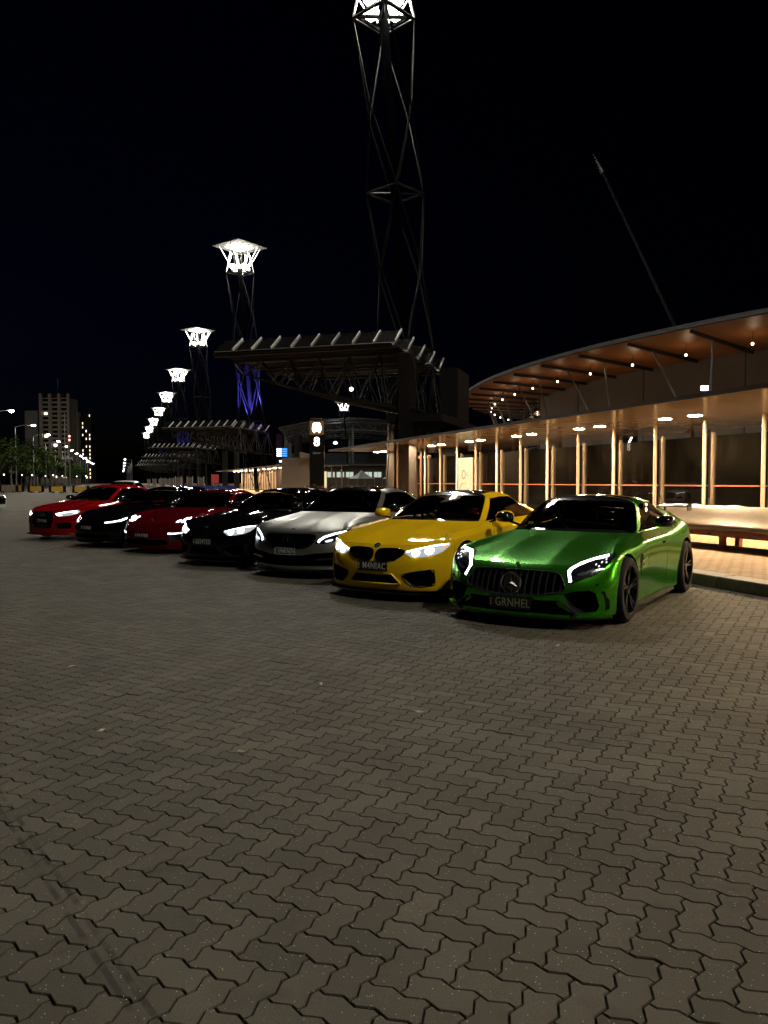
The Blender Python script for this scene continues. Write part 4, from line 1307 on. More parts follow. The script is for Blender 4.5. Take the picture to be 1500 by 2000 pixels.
# lit poster at the near end of the far shelter
p2 = MB().box((0, 0, 0), (1.2, .08, 1.75)).build('poster_case', M_POSTER); p2.location = (19.9, 79.2, 1.65); tag(p2, 'cream lit poster at the near end of the distant bus shelter', 'poster')

# ------------------------------------------------------------------ covered timber bench
M_TIMBER = mat('red_timber', (.30, .085, .035), .5, var=.25, vscale=14)
M_COVER = mat('pale_sheeting', (.33, .30, .26), .36, coat=.3, var=.08, vscale=3, bump=.25, bscale=5)
bn = empty('covered_bench', (11.25, 0, .15)); tag(bn, 'red timber bench wrapped in pale sheeting beside the kerb', 'bench')
by0, by1 = 6.5, 14.6
mb = MB()
prof = [(-.10, .35), (-.125, .385), (-.11, .43), (-.04, .47), (.10, .55), (.24, .66), (.38, .78), (.48, .83), (.56, .80), (.54, .55), (.50, .42), (.2, .40)]
n = len(prof); seg = 54
rr_ = random.Random(5)
vs = []; fs = []
for i in range(seg + 1):
    y = by0 + (by1 - by0) * i / seg
    for j, (u, v) in enumerate(prof):
        w = .012 * math.sin(y * 5.1 + j) + .010 * math.sin(y * 11.3 + j * 1.7) + rr_.uniform(-.004, .004)
        sag = (.02 * math.sin(y * 2.3) if j < 3 else 0)
        vs.append((u + w, y, v + w * .8 + sag))
for i in range(seg):
    for j in range(n): fs.append((i * n + j, i * n + (j + 1) % n, (i + 1) * n + (j + 1) % n, (i + 1) * n + j))
mb.add(vs, fs).build('sheeting', M_COVER, bn, smooth=70)
MB().box((.0, (by0 + by1) / 2, .28), (.07, by1 - by0 - .3, .10)).build('seat_beam', M_TIMBER, bn, bevel=.008)
MB().box((.42, (by0 + by1) / 2, .28), (.07, by1 - by0 - .3, .10)).build('seat_beam', M_TIMBER, bn, bevel=.008)
MB().box((.05, (by0 + by1) / 2, .035), (.10, by1 - by0 - .2, .06)).build('foot_rail', mat('foot_rail_dark', (.06, .02, .015), .4), bn, bevel=.01)
for i in range(5):
    y = by0 + .9 + i * 1.62
    MB().box((.02, y, .14), (.10, .12, .28)).build('leg', M_TIMBER, bn, bevel=.006)
    MB().box((.42, y, .14), (.10, .12, .28)).build('leg', M_TIMBER, bn, bevel=.006)
    MB().box((-.042, y + .3, .28), (.012, .05, .05)).build('bolt_plate', M_STEELDK, bn)

# ------------------------------------------------------------------ pylon signs
M_PYL = mat('pylon_black', (.008, .008, .009), .3, coat=.3)
M_PYLO = emit('pylon_amber_box', (.30, .15, .035), .42)
M_PYLW = emit('pylon_white', (1., .97, .88), 6.0)
def pylon(num, word, label, loc, rz):
    r = empty('stop_pylon', loc, rz); tag(r, label, 'sign', 'bus stop pylon signs')
    w = .60
    MB().box((0, 0, 2.0), (w, .22, 4.0)).build('pylon_body', M_PYL, r, bevel=.015)
    bx = MB().box((0, -.115, 3.66), (w - .03, .02, .56)).build('icon_box', M_PYLO, r)
    F = lambda z, y=-.129: Matrix.Translation((0, y, z)) @ Matrix.Rotation(PI / 2, 4, 'X')
    poly = smooth_poly([(-.13, .19), (0, .205), (.13, .19), (.16, .12), (.185, -.02), (.17, -.12), (.12, -.20), (.075, -.20), (.06, -.155), (-.06, -.155), (-.075, -.20), (-.12, -.20), (-.17, -.12), (-.185, -.02), (-.16, .12)], 2)
    MB().prism([(u, v + 3.66) for u, v in poly], -.128, -.134, lambda u, v, t: Vector((u, t, v))).build('bus_symbol', M_PYLW, bx)
    MB().box((0, -.136, 3.77), (.17, .004, .055)).build('bus_window', M_BLACK, bx)
    t = text_obj('stop_number', num, .50, M_PYLW, r, F(3.08, -.116), .004, 1, 1.0)
    text_obj('plaza_word', 'PLAZA', .10, mat('sign_brown', (.12, .06, .03), .5), r, F(3.335, -.116), .002)
    text_obj('stop_name', word, .13, mat('sign_grey', (.35, .35, .37), .5, emis=(.5, .5, .55), estr=.04), r, F(2.63, -.116), .002)
    MB().box((0, 0, 4.03), (w - .1, .2, .05)).build('pylon_cap', M_STEEL, r)
    return r
c8 = at(619, 900, 31.5)
pylon('8', 'Durar', 'black bus stop pylon with lit bus symbol and number 8', (c8.x, c8.y, 0), math.radians(-16))
pylon('7', 'Durar', 'bus stop pylon with number 7 seen through the shelter glass', (20.4, 27.6, .15), math.radians(-34))
# beige wall block and screen behind the pylon
M_WALLB = mat('beige_render', (.26, .215, .18), .8, var=.08, vscale=1.5)
w1 = at(584, 930, 50)
wb = empty('wall_block', (w1.x, w1.y, 0), math.radians(-19)); tag(wb, 'plain beige rendered wall block left of the number 8 pylon', 'wall')
MB().box((0, 0, 1.5), (2.2, .5, 3.0)).build('wall', M_WALLB, wb)
MB().prism([(.1, 3.0), (1.1, 3.0), (1.1, 3.16), (.1, 3.38)], -.35, .2, lambda u, v, t: Vector((u, t, v))).build('sloping_cap', mat('cap_concrete', (.4, .36, .32), .7), wb)
s2 = at(551, 893, 74)
dp = empty('stop_display', (s2.x, s2.y, 0), math.radians(-16)); tag(dp, 'blue and white lit display sign above the distant bus shelter', 'sign')
MB().box((0, 0, 2.2), (.12, .12, 4.4)).build('post', M_PYL, dp)
MB().box((0, 0, 3.95), (1.05, .14, 1.5)).build('cabinet', M_PYL, dp)
for k in range(4):
    MB().box((-.28, -.085, 4.56 - k * .21), (.44, .02, .13)).build('text_bar', emit('disp_white', (.8, .9, 1), 4), dp)
    MB().box((.24, -.085, 4.56 - k * .21), (.50, .02, .13)).build('text_bar', emit('disp_blue', (.03, .25, .8), 2.5), dp)
MB().box((.05, -.085, 3.40), (.6, .02, .17)).build('text_bar', emit('disp_white', (.8, .9, 1), 4), dp)

# ------------------------------------------------------------------ solar canopies
M_PV = mat('solar_glass', (.012, .010, .009), .12, coat=.6, var=.3, vscale=5)
M_TRUSS = mat('truss_grey', (.012, .012, .0117), .4)
M_FIN = mat('panel_edge', (.88, .87, .83), .4)
M_LIPP = mat('panel_lip', (.14, .127, .088), .45, metal=.2)
M_DKWALL = mat('dark_wall', (.010, .006, .0045), .6, var=.3, vscale=2)
M_GLOBE = emit('globe_lamp', (1., .85, .62), 9)
def canopy(detail=True):
    root = empty('solar_canopy')
    pw, rows, cols, dr = 1.0, 5, 9, 2.15
    pan = fin = lip = None
    tilt = math.radians(34)
    pl = 1.25
    for r in range(rows):
        for c in range(cols):
            x = -cols * pw + (c + .5) * pw; y = r * dr
            if pan is None:
                Rm = Matrix.Rotation(tilt, 3, 'X')
                pan = MB().box(Rm @ Vector((0, pl / 2, 0)), (pw - .05, pl, .04), Rm).build('solar_panel', M_PV, root)
                lip = MB().box((0, -.06, -.07), (pw - .06, .03, .20), Matrix.Rotation(math.radians(-35), 3, 'X')).build('panel_lip', M_LIPP, pan)
                fin = MB().box(Rm @ Vector((pw / 2 - .02, pl / 2, .05)), (.05, pl, .11), Rm).build('panel_fin', M_FIN, pan)
                pan.location = (x, y, 7.62)
            else:
                q = copy_tree(pan, root); q.location = (x, y, 7.62)
        MB().box((-cols * pw / 2, r * dr - .02, 7.42), (cols * pw, .12, .10)).build('purlin', M_STEELDK, root)
    MB().box((-cols * pw / 2, rows * dr / 2 - 1.0, 7.50), (cols * pw - .3, rows * dr - 1.2, .06)).build('underside_deck', M_BLACK, root)  # added black sheet that keeps the open slatted underside dark
    # cantilever trusses, deep at the building and thin at the tip
    for y in (1.2, 5.0, 8.4):
        N = 7
        top = [Vector((-8.6 + i * 1.5, y, 7.32)) for i in range(N)]
        bot = [[Vector((-7.8 + i * 1.45, y + dy, 6.62 - 1.95 * (i / (N - 1)) ** .8)) for i in range(N)] for dy in (-.55, .55)]
        MB().path(top, .06, 6).build('truss_chord', M_TRUSS, root, smooth=50)
        for b in bot: MB().path(b, .055, 6).build('truss_chord', M_TRUSS, root, smooth=50)
        for i in range(N):
            for b in bot:
                MB().tube(top[i], b[i], .035, 5).build('truss_web', M_TRUSS, root)
                if i < N - 1: MB().tube(top[i + 1], b[i], .035, 5).build('truss_web', M_TRUSS, root)
            MB().tube(bot[0][i], bot[1][i], .03, 5).build('truss_web', M_TRUSS, root)
    if not detail:
        for (x, y) in ((1.5, 9.5), (3.4, 10.5)): MB().box((x, y, 3.6), (.7, .9, 7.2)).build('pier', M_DKWALL, root, bevel=.02)
        return root
    # building under the roof
    for (x, y, w, d, h) in ((.2, 1.2, .5, 1.3, 7.2), (1.2, 6.9, .9, 3.0, 7.2), (.3, 9.0, .6, 1.2, 7.2), (-2.6, 9.4, 1.2, .5, 5.0), (3.2, 9.2, 2.0, .4, 4.2)):
        MB().box((x, y, h / 2), (w, d, h)).build('pier', M_DKWALL, root, bevel=.02)
    MB().box((.6, 5.0, 4.35), (2.6, 8.4, .35)).build('floor_slab', M_DKWALL, root)
    for k in range(6): MB().box((-.55, 1.9 + k * 1.2, 2.1), (.12, .3, 4.2)).build('column', mat('timber_dark', (.11, .05, .028), .5, var=.2), root, bevel=.01)
    for (x, y, z) in ((-3.3, 3.4, 6.05), (-1.0, 6.0, 5.35)):
        MB().lathe([(.001, -.10), (.07, -.07), (.10, 0), (.07, .07), (.001, .10)], 'Z', 12, (x, y, z)).build('globe_lamp', M_GLOBE, root)
    return root
cn = canopy(); cn2 = canopy(False)
clabels = ['large solar panel canopy on trusses behind the yellow and white cars', 'solar panel canopy with purple tint beyond the near one', 'third solar panel canopy along the boulevard',
           'fourth solar panel canopy along the boulevard', 'fifth solar panel canopy along the boulevard', 'farthest solar panel canopy along the boulevard']
for k in range(6):
    o = cn if k == 0 else cn2 if k == 1 else copy_tree(cn2)
    o.location = (11.5 + .1 * k, 32.2 + TDS * k, 0); o.rotation_euler = (0, 0, math.radians(-36))
    tag(o, clabels[k], 'canopy', 'solar canopies along the boulevard')
# purple wash lamp on a pole beside the second canopy
f = empty('purple_floodlight', (17.2, 86.0, .15)); tag(f, 'purple floodlight on a short pole below the second solar canopy', 'floodlight')
MB().tube((0, 0, 0), (0, 0, 3.6), .05, 8).build('pole', M_STEELDK, f)
MB().box((0, .1, 3.75), (.3, .2, .25)).build('lamp_head', M_STEELDK, f, bevel=.02)
spot('purple_lamp', f, (17.2, 86.35, 3.9), (17.6, 90.5, 7.8), (.55, .05, 1.), 1500, 1.1, .9)
# ------------------------------------------------------------------ oval arena behind the shelter
M_ASOF = mat('arena_soffit', (.34, .13, .035), .5, var=.08, vscale=.4)
M_AWALL = mat('arena_wall', (.13, .105, .08), .7, var=.15, vscale=.5)
M_AROOF = mat('arena_roof', (.05, .05, .055), .6)
M_ADARK = mat('arena_glass', (.012, .014, .016), .08, coat=1)
ar = empty('oval_arena', (80, 60, 0)); tag(ar, 'oval arena with orange soffit and angled struts behind the bus shelter', 'arena')
def el(a, b, t, z): return Vector((-a * math.cos(t), b * math.sin(t), z))
t0, t1, NS = math.radians(-62), math.radians(78), 70
ts = [t0 + (t1 - t0) * i / NS for i in range(NS + 1)]
def strip(name, f1, f2, m, smooth=60):
    mb = MB(); vs = []; fs = []
    for t in ts: vs += [f1(t), f2(t)]
    for i in range(NS): fs.append((2 * i, 2 * i + 2, 2 * i + 3, 2 * i + 1))
    return mb.add(vs, fs).build(name, m, ar, smooth=smooth)
strip('soffit', lambda t: el(44.5, 60, t, 12.0), lambda t: el(36.3, 51.8, t, 11.3), M_ASOF)
strip('roof_edge', lambda t: el(44.5, 60, t, 12.0), lambda t: el(44.6, 60.1, t, 12.35), M_AROOF)
strip('roof', lambda t: el(44.6, 60.1, t, 12.35), lambda t: el(2, 3, t, 15.5), M_AROOF)
MB().path([el(44.62, 60.12, t, 12.1) for t in ts], .06, 5).build('gutter', M_AROOF, ar)
# facade panels: solid to the right, glazed to the left
for i in range(0, NS, 2):
    ta, tb = ts[i], ts[i + 2]
    glazed = ts[i] > math.radians(19)
    for k, (za, zb) in enumerate(((0, 3.6), (3.65, 7.4), (7.45, 11.3))):
        a, b = el(36.5, 52, ta, za), el(36.5, 52, tb, za)
        MB().add([a, b, el(36.5, 52, tb, zb), el(36.5, 52, ta, zb), el(36.1, 51.6, ta, za), el(36.1, 51.6, tb, za), el(36.1, 51.6, tb, zb), el(36.1, 51.6, ta, zb)],
                 [(0, 1, 2, 3), (4, 7, 6, 5), (0, 4, 5, 1), (3, 2, 6, 7), (0, 3, 7, 4), (1, 5, 6, 2)]).build('glass_panel' if glazed else 'wall_panel', M_ADARK if glazed else M_AWALL, ar)
    if glazed:
        for z in (1.8, 5.5, 8.4, 9.4, 10.4): MB().tube(el(36.6, 52.1, ta, z), el(36.6, 52.1, tb, z), .035, 4).build('transom', M_STEEL, ar)
        MB().tube(el(36.6, 52.1, ta, 0), el(36.6, 52.1, ta, 11.2), .05, 5).build('mullion', M_STEEL, ar)
nb = 24
for i in range(nb + 1):
    t = t0 + (t1 - t0) * (i + .3) / (nb + 1)
    MB().beam(el(44.2, 59.7, t, 11.86), el(36.3, 51.8, t, 11.12), .16, .26).build('roof_beam', M_STEELDK, ar)
    tn = t0 + (t1 - t0) * (i + 1.3) / (nb + 1)
    if i % 2 == 0:
        tm = (t + tn) / 2
        foot = el(38.2, 53.7, tm, 3.0)
        for tt in (t, tn):
            MB().tube(foot, el(41.6, 57.1, tt, 11.62), .085, 6).build('roof_strut', M_STEEL, ar, smooth=50)
        MB().tube(el(37.4, 52.9, t, 0), el(37.4, 52.9, t, 11.2), .05, 5).build('roof_strut', M_STEELDK, ar, smooth=50)
    if i < nb:
        tq = (t + tn) / 2
        lp = MB().lathe([(.001, -.10), (.07, -.07), (.10, 0), (.07, .07), (.04, .1)], 'Z', 12, el(41.0, 56.5, tq, 10.9)).build('soffit_lamp', M_GLOBE, ar)
        MB().tube(el(41.0, 56.5, tq, 11.0), el(41.0, 56.5, tq, 11.68), .02, 4).build('lamp_rod', M_STEELDK, lp)
        l = bpy.data.lights.new('soffit_lamp_light', 'POINT'); l.energy = 19; l.color = (1., .66, .36); l.shadow_soft_size = .15
        lo = bpy.data.objects.new('soffit_lamp_light', l); COL.objects.link(lo); lo.location = Vector((80, 60, 0)) + el(41.0, 56.5, tq, 10.6)
fl = MB().box((0, 0, 0), (.4, .3, .3)).build('wall_floodlight', emit('cool_flood', (.7, .85, 1), 12)); fp_ = at(1376, 758, 54); fl.location = fp_
tag(fl, 'small cool white floodlight on the arena wall above the shelter roof', 'floodlight')
MB().tube((0, 0, -fp_.z + .15), (0, 0, -.1), .06, 6).build('pole', M_STEELDK, fl)
# leaning roof mast
ms = empty('leaning_mast', (0, 0, 0)); tag(ms, 'thin leaning mast with pointed tip rising from the arena roof', 'mast')
m0, m1 = Vector((41.6, 50.0, 12.6)), Vector((35.9, 52.4, 25.6))
MB().tube(m0, m1, .16, 10, .10).build('shaft', mat('mast_shaft', (.007, .007, .007), .7, spec=.2), ms, smooth=50)
MB().tube(m1, m1 + (m1 - m0).normalized() * 1.6 + Vector((-.1, 0, 0)), .22, 8, .01).build('tip', M_STEELDK, ms)
MB().tube(m0 + Vector((.4, 0, 1.2)), m0 + Vector((-.9, .3, -.1)), .05, 6).build('brace', M_STEEL, ms)

# ------------------------------------------------------------------ station hall and things behind the canopy
hl = empty('station_hall', at(668, 940, 150) * 1); hl.location.z = 0; hl.rotation_euler = (0, 0, -.25); tag(hl, 'pale trussed station hall seen between the pylon and the dark pier', 'hall')
M_HALL = mat('hall_steel', (.045, .05, .05), .5); M_HALLD = mat('hall_dark', (.018, .02, .02), .6)
for k in range(5):
    y = k * 7.0
    lo = [Vector((-11 + i * 2.2, y, 8.5 + 3.0 * math.sin(PI * (i + 2.5) / 17))) for i in range(13)]
    up = [a + Vector((0, 0, 1.7)) for a in lo]
    MB().path(lo, .12, 5).build('truss_chord', M_HALL, hl); MB().path(up, .12, 5).build('truss_chord', M_HALL, hl)
    for i in range(12): MB().tube(lo[i], up[i + 1] if i % 2 else up[i], .07, 4).build('truss_web', M_HALL, hl); MB().tube(up[i], lo[i + 1], .07, 4).build('truss_web', M_HALL, hl)
    for i in (0, 6, 12): MB().tube((lo[i].x, y, 0), lo[i], .16, 6).build('column', M_HALL, hl)
mb = MB()
for i in range(60):
    a = -12 + i * .45; 
    z = lambda x: 10.6 + 3.0 * math.sin(PI * ((x + 11) / 2.2 + 2.5) / 17)
    mb.box((a, 14, z(a)), (.40, 32, .12))
mb.build('roof_sheet', M_HALLD, hl)
MB().box((2, 30, 4), (26, .3, 8)).build('back_wall', M_HALLD, hl)
hall_lamp = bpy.data.lights.new('hall_lamp', 'POINT'); hall_lamp.energy = 500; hall_lamp.color = (.8, .95, 1.); hall_lamp.shadow_soft_size = .4
ho = bpy.data.objects.new('hall_lamp', hall_lamp); COL.objects.link(ho); p_ = at(655, 872, 165); ho.location = p_
hb = MB().lathe([(.05, 0), (.5, .1), (.35, .5), (.1, .6)], 'Z', 14).build('hall_pendant', emit('hall_pendant_lit', (.8, .95, 1), 3)); hb.location = p_ + Vector((0, 0, .5))
tag(hb, 'white pendant lamp hanging inside the station hall', 'lamp')
MB().tube((0, 0, .5), (0, 0, 4.5), .04, 5).build('rod', M_STEELDK, hb)
o = copy_tree(tw); o.scale = (.52, .52, .52); q = at(672, 940, 138); o.location = (q.x, q.y, 0)
tag(o, 'small distant light tower with bright head in front of the station hall', 'light tower', 'light towers along the boulevard')
# low shop building with lit windows, tents
M_SHOP = mat('shop_wall', (.035, .035, .032), .7); M_WIN = emit('shop_window', (.75, .85, .7), .7); M_WARMW = emit('warm_window', (1, .72, .38), 1.6)
q = at(668, 940, 95); bl = empty('shop_building', (q.x, q.y, 0), -.3); tag(bl, 'low dark shop building with a row of lit windows behind the cars', 'building')
MB().box((0, 2, 1.7), (12, 4, 3.4)).build('wall', M_SHOP, bl); MB().box((0, 1.6, 3.5), (12.6, 5, .2)).build('roof', M_STEELDK, bl)
for k in range(9):
    if k in (2, 6): continue
    w_ = MB().box((-4.8 + k * 1.15, -.02, 2.3), (.9, .06, .65)).build('window', M_WIN, bl); MB().box((-4.8 + k * 1.15, -.06, 2.3), (.04, .05, .65)).build('window_bar', M_STEELDK, w_)
def tent(px, d, label):
    q = at(px, 940, d); r = empty('market_tent', (q.x, q.y, .15), .2); r.scale = (.6, .6, .75); tag(r, label, 'tent', 'white pyramid tents')
    c = mat('tent_cloth', (.22, .23, .215), .7, var=.05)
    MB().add([(-1.5, -1.5, 2.1), (1.5, -1.5, 2.1), (1.5, 1.5, 2.1), (-1.5, 1.5, 2.1), (-.9, -.9, 2.38), (.9, -.9, 2.38), (.9, .9, 2.38), (-.9, .9, 2.38), (0, 0, 3.1)],
             [(0, 1, 5, 4), (1, 2, 6, 5), (2, 3, 7, 6), (3, 0, 4, 7), (4, 5, 8), (5, 6, 8), (6, 7, 8), (7, 4, 8), (3, 2, 1, 0)]).build('canopy_cloth', c, r)
    for sx in (-1, 1):
        for sy in (-1, 1): MB().tube((sx * 1.45, sy * 1.45, 0), (sx * 1.45, sy * 1.45, 2.1), .03, 6).build('leg', M_STEEL, r)
tent(706, 70, 'white pyramid tent left of the dark pier'); tent(771, 74, 'white pyramid tent seen through the far end of the shelter')
q = at(408, 940, 78); hf = empty('blue_hoarding', (q.x, q.y, 0), math.radians(-20)); tag(hf, 'low blue fence hoarding in front of the distant shelter', 'fence')
for k in range(6): MB().box((-3.0 + k * 1.05, 0, .55), (1.0, .05, 1.0)).build('panel', mat('blue_panel', (.02, .04, .22), .5), hf, bevel=.01)
q = at(420, 935, 84); rp = MB().box((0, 0, 0), (.8, .1, .95)).build('red_poster', emit('red_screen', (.8, .06, .05), .25)); rp.location = (q.x, q.y, 1.75); tag(rp, 'small red lit poster left of the distant bus shelter', 'poster')
MB().box((0, 0, -1.1), (.1, .1, 1.3)).build('poster_leg', M_STEELDK, rp)
# lit doorways in the far amenity blocks
for k in range(2, 6):
    for j in range(3):
        x = 9.6 + j * 2.2; y = 34.5 + TDS * k + j * 2.0
        d = empty('lit_doorway', (x, y, 0), -.5); tag(d, 'pale lit doorway in the blocks under the far solar canopies', 'doorway', 'doorways under the far canopies')
        MB().box((0, 0, 1.2), (1.0, .1, 2.0)).build('door_leaf', emit('door_glow', (.9, .6, .35), .05), d)
        for sx in (-1, 1): MB().box((sx * .55, -.06, 1.2), (.10, .12, 2.4)).build('jamb', emit('door_frame', (.9, .85, .75), .12), d)
# red flowering shrubs
M_RLEAF = mat('red_leaf', (.16, .018, .02), .6, var=.5, vscale=20); M_GLEAF = mat('shrub_leaf', (.05, .07, .02), .6, var=.4, vscale=9)
def shrub(loc, label, seed):
    r = empty('flowering_shrub', loc); tag(r, label, 'shrub', 'red shrubs in a planter')
    rn = random.Random(seed)
    MB().box((0, 0, .3), (1.9, .9, .6)).build('planter', M_WALLB, r, bevel=.03)
    for nm, m_, n_ in (('foliage', M_GLEAF, 500), ('flowers', M_RLEAF, 500)):
        mb = MB()
        for i in range(n_):
            a = rn.uniform(0, 2 * PI); rr = math.sqrt(rn.random()); z = .6 + .72 * rn.random() ** .7 * (1.05 - .35 * rr * rr)
            c = Vector((math.cos(a) * rr * 1.0, math.sin(a) * rr * .5, z)); s = rn.uniform(.03, .065)
            M = Matrix.Rotation(rn.uniform(0, 6), 3, 'Z') @ Matrix.Rotation(rn.uniform(-1, 1), 3, 'X')
            mb.add([c + M @ Vector(v) for v in ((-s, 0, 0), (0, -s * .5, 0), (s, 0, 0), (0, s * .5, 0))], [(0, 1, 2, 3)])
        mb.build(nm, m_, r)
for k, (px, d) in enumerate(((662, 30), (706, 30.5), (610, 31))):
    q = at(px, 940, d); shrub((q.x, q.y, 0), ('red flowering shrub in a planter behind the white sedan roof', 'red flowering shrub nearest the dark pier', 'dark red shrub behind the black coupe roof')[k], k)

# ------------------------------------------------------------------ trees on the left of the boulevard
M_LEAF = mat('tree_leaf', (.024, .042, .007), .8, spec=.1, var=.5, vscale=1.2); M_BARK = mat('bark', (.10, .08, .06), .85, var=.3, vscale=6)
def tree_meshes(seed):
    rn = random.Random(seed); tr = MB(); lf = MB()
    H = 7.2
    tr.tube((0, 0, 0), (.06, .02, 2.6), .16, 8, .11)
    cl = []
    for i in range(9):
        a = i * 2.4 + rn.uniform(-.4, .4); L = rn.uniform(1.2, 2.6); z = rn.uniform(3.4, 6.4)
        e = Vector((math.cos(a) * L, math.sin(a) * L, z)); tr.tube((.06, .02, 2.4 + .15 * i), e, .06, 5, .015); cl.append(e)
        for j in range(3):
            e2 = e + Vector((rn.uniform(-1, 1), rn.uniform(-1, 1), rn.uniform(-.4, .9))); tr.tube(e, e2, .02, 4, .008); cl.append(e2)
    tr.tube((.06, .02, 2.6), (0, 0, 6.4), .10, 6, .02); cl.append(Vector((0, 0, 6.6)))
    for c in cl:
        R = rn.uniform(.55, 1.05)
        for i in range(95):
            d = Vector((rn.gauss(0, 1), rn.gauss(0, 1), rn.gauss(0, .8))); d = d.normalized() * R * rn.random() ** .4
            s = rn.uniform(.10, .21); p0 = c + d
            M = Matrix.Rotation(rn.uniform(0, 6.3), 3, 'Z') @ Matrix.Rotation(rn.uniform(-1.2, 1.2), 3, 'X')
            lf.add([p0 + M @ Vector(v) for v in ((-s, 0, 0), (0, -s * .55, 0), (s, 0, 0), (0, s * .55, 0))], [(0, 1, 2, 3)])
    return tr.mesh('trunk'), lf.mesh('crown')
TM = [tree_meshes(s) for s in (11, 12, 13)]
for t_, c_ in TM: t_.materials.append(M_BARK); c_.materials.append(M_LEAF)
rn = random.Random(21)
k = 0
for row, (x, ya, yb, st) in enumerate(((-16.2, 108, 330, 9.5), (-23.5, 118, 300, 12.0))):
    y = ya
    while y < yb:
        r = empty('street_tree', (x + rn.uniform(-.6, .6), y, 0), rn.uniform(0, 6)); s = rn.uniform(.85, 1.15); r.scale = (s, s, s * rn.uniform(.95, 1.1))
        lab = 'leafy street tree in the long row on the left of the boulevard'
        if row == 0 and k == 0: lab = 'nearest leafy street tree at the left edge of the photo'
        elif row == 0 and k == 1: lab = 'second leafy street tree from the left edge, in front row'
        elif row == 0 and k < 8: lab = ('third', 'fourth', 'fifth', 'sixth', 'seventh', 'eighth')[k - 2] + ' leafy street tree from the left edge, in front row'
        elif row == 1: lab = 'leafy tree in the back row, behind the street trees on the left'
        tag(r, lab, 'tree', 'trees lining the boulevard' if row == 0 else 'trees behind the street trees')
        t_, c_ = TM[rn.randrange(3)]
        mobj('trunk', t_, r); mobj('crown', c_, r)
        y += st * rn.uniform(.9, 1.1); k += 1
# street lamps
M_STL = emit('street_lamp_lens', (1., .90, .76), 1100)
def street_lamp():
    r = empty('street_lamp')
    MB().tube((0, 0, 0), (0, 0, 9.3), .09, 8, .06).build('pole', M_STEEL, r, smooth=50)
    MB().path([Vector((0, 0, 9.2)), Vector((.7, 0, 9.45)), Vector((2.1, 0, 9.58))], .045, 6).build('arm', M_STEEL, r, smooth=50)
    h = MB().box((2.35, 0, 9.6), (.75, .34, .14)).build('lamp_head', M_STEEL, r, bevel=.04)
    MB().lathe([(.001, -.14), (.22, -.10), (.28, .02)], 'Z', 12, (2.4, 0, 9.54)).build('lens', M_STL, h)
    return r
sl = street_lamp(); n = 0
for i in range(-2, 13):
    y = 97.5 + 23.8 * i
    o = sl if n == 0 else copy_tree(sl); n += 1
    o.location = (-14.3 - .08 * i, y, 0)
    tag(o, ('street lamp on the left of the boulevard, just outside the photo' if i < 0 else 'nearest street lamp with long arm above the left trees' if i == 0 else 'second street lamp from the left, arm over the trees' if i == 1 else ('third', 'fourth', 'fifth', 'sixth', 'seventh')[i - 2] + ' street lamp from the left, above the trees' if i < 7 else 'street lamp in the line receding along the trees on the left'), 'street lamp', 'street lamps beside the left trees')
for i, y in enumerate((300, 360, 430, 520, 640)):
    o = copy_tree(sl); o.location = (3.4, y, 0); o.rotation_euler = (0, 0, PI)
    tag(o, 'far street lamp at the end of the boulevard near the vanishing point', 'street lamp', 'street lamps at the end of the boulevard')
# path lamps among the trunks
M_PATHL = emit('path_lamp_lit', (1., .96, .88), 4)
for i, (px, d) in enumerate(((8, 118), (43, 120), (63, 128), (66, 140), (89, 150), (122, 150), (150, 160), (168, 150), (104, 128))):
    q = at(px, 940, d); r = empty('path_lamp', (q.x, q.y, 0)); tag(r, 'small globe path lamp among the tree trunks on the left', 'path lamp', 'path lamps among the trunks')
    MB().tube((0, 0, 0), (0, 0, 2.3), .04, 6).build('post', M_STEELDK, r)
    MB().lathe([(.001, -.12), (.07, -.09), (.1, 0), (.07, .09), (.001, .12)], 'Z', 10, (0, 0, 2.5)).build('globe', M_PATHL, r)
# barriers
M_YEL = mat('barrier_yellow', (.45, .27, .03), .5); 
for i, (px, d, w) in enumerate(((17, 104, 1.9), (31, 106, 1.6), (70, 101, 1.5), (112, 98, 1.5), (158, 96, 1.5))):
    q = at(px, 940, d); r = empty('road_barrier', (q.x, q.y, 0), -.33)
    tag(r, ('grey concrete road barrier at the far left under the trees', 'taller yellow road barrier beside the grey one', 'yellow and black road barrier left of the signpost', 'yellow and black road barrier nearest the red car bonnet', 'yellow and black road barrier half behind the red car')[i], 'barrier', 'road barriers across the side street')
    MB().box((0, 0, .5), (w, .3, .9 if i < 2 else .62)).build('barrier_board', M_WALLB if i == 0 else M_YEL, r, bevel=.03)
    for sx in (-1, 1):
        for j in (0, .18): MB().box((sx * (w / 2 + .06 + j), 0, .5), (.10, .28, .9)).build('end_bar', M_BLACK, r)
    for sx in (-1, 1): MB().box((sx * w * .35, 0, .06), (.2, .6, .12)).build('foot', M_BLACK, r)
# sign posts at the roadside
for i, (px, d, hh) in enumerate(((128, 118, 12), (137, 122, 9))):
    q = at(px, 940, d); r = empty('sign_post', (q.x, q.y, 0)); tag(r, ('tall bare post in front of the left trees', 'signal post with small red lights in front of the left trees')[i], 'post')
    MB().tube((0, 0, 0), (0, 0, hh), .08, 6).build('shaft', M_STEEL, r)
    if i:
        for z in (8.6, 8.0): MB().lathe([(.001, -.02), (.16, 0)], 'Y', 10, (0, -.12, z)).build('red_light', emit('signal_red', (1, .25, .22), 6), r)
    else: MB().box((.3, 0, 5), (1.6, .06, .25)).build('sign_blade', M_STEEL, r)

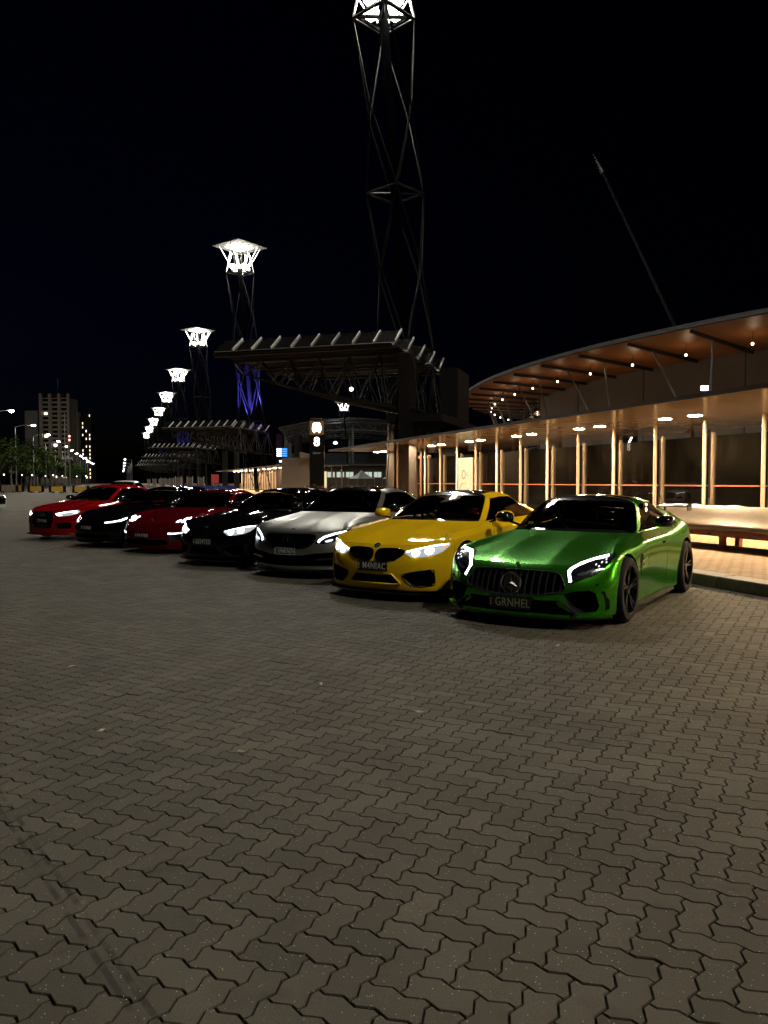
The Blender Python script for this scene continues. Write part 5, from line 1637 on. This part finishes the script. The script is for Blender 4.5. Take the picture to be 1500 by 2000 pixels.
# ------------------------------------------------------------------ apartment towers far left
M_APT = mat('apartment_render', (.42, .37, .31), .8, var=.08, vscale=.15); M_APT2 = mat('apartment_grey', (.32, .32, .34), .8); M_APTD = mat('apartment_dark', (.02, .02, .022), .7)
M_LITW = emit('lit_window', (1., .78, .48), 2.6); M_LITW2 = emit('lit_window_white', (1., .95, .85), 3.2); M_DKW = mat('dark_window', (.015, .015, .018), .2)
def block(nm, label, px0, px1, ptop, d, wallm, floors, bays, lit, bands=True, crown=False, seed=1):
    a, b = at(px0, ptop, d), at(px1, ptop, d); w = (b - a).length; h = a.z; c = (a + b) / 2
    r = empty(nm, (c.x, c.y, 0), -YAW); tag(r, label, 'building')
    dep = w * .8
    MB().box((0, dep / 2, h / 2), (w, dep, h)).build('wall', wallm, r)
    rn = random.Random(seed); fh = h / floors
    for f_ in range(1, floors):
        for k in range(bays):
            x = -w / 2 + (k + .5) * w / bays; z = f_ * fh + fh * .5
            islit = rn.random() < lit
            ww = w / bays * (.62 if bands else .3)
            m_ = (M_LITW if rn.random() < .6 else M_LITW2) if islit else M_DKW
            if not bands and not islit: continue
            if islit: ww *= .55
            o = MB().box((x, -.05 if not islit else -.15, z), (ww, .3, fh * .52)).build('window', m_, r)
            if bands: MB().box((x, -.5, z - fh * .42), (w / bays * .7, 1.0, fh * .22)).build('balcony', wallm, o)
    if crown:
        for k in range(bays + 1): MB().box((-w / 2 + k * w / bays, -.8, h / 2 + 1.5), (w * .09, 1.7, h + 3)).build('pier', wallm, r)
        MB().tube((-w * .05, dep / 2, h), (-w * .05, dep / 2, h + 15), .5, 6, .2).build('antenna', M_APT2, r)
        MB().box((0, dep / 2, h + 1.2), (w * .5, dep * .5, 2.4)).build('plant_room', wallm, r)
    return r
block('apartment_tower', 'tall pale apartment tower with balconies and antenna at far left', 80, 134, 777, 560, M_APT, 19, 3, .16, True, True, 4)
block('apartment_wing', 'lower pale grey apartment block left of the tower', 48, 80, 802, 572, M_APT2, 15, 4, .06, False, False, 8)
block('side_apartment', 'narrow pale apartment block right of the tower', 134, 151, 804, 575, M_APT, 16, 2, .10, False, False, 2)
block('dark_tower', 'dark tower with scattered lit windows right of the pale apartments', 151, 178, 808, 600, M_APTD, 18, 4, .30, False, False, 9)
# added floodlight, no such lamp known, to brighten the apartment facade
q = at(100, 930, 470); fz = MB().box((0, 0, .5), (2, 1, 1)).build('facade_floodlight', M_STEELDK); fz.location = (q.x, q.y, 8); tag(fz, 'added pole floodlight brightening the pale apartment tower', 'floodlight')
MB().tube((0, 0, -8), (0, 0, .1), .25, 6).build('pole', M_STEELDK, fz)
spot('facade_lamp', fz, (q.x, q.y, 10), at(100, 850, 560), (1., .86, .7), 38000, 1.5, .8, 1.0)

# ------------------------------------------------------------------ two more cars at a distance
q = at(222, 945, 37)
c2 = audi_like('pale_wagon', 'pale car whose lit roof shows just behind the bright red sedan', (q.x, q.y, 200), mat('paint_pale', (.62, .55, .46), .3, coat=.6), None, group='cars parked farther off', lit=False)
c2.scale = (1, 1, 1.10)
q = at(-26, 975, 40)
audi_like('white_sedan', 'front of a white sedan cut off by the left edge', (q.x, q.y, 108.8), mat('paint_white', (.7, .7, .68), .25, coat=1), None, group='cars parked farther off', lit=False)
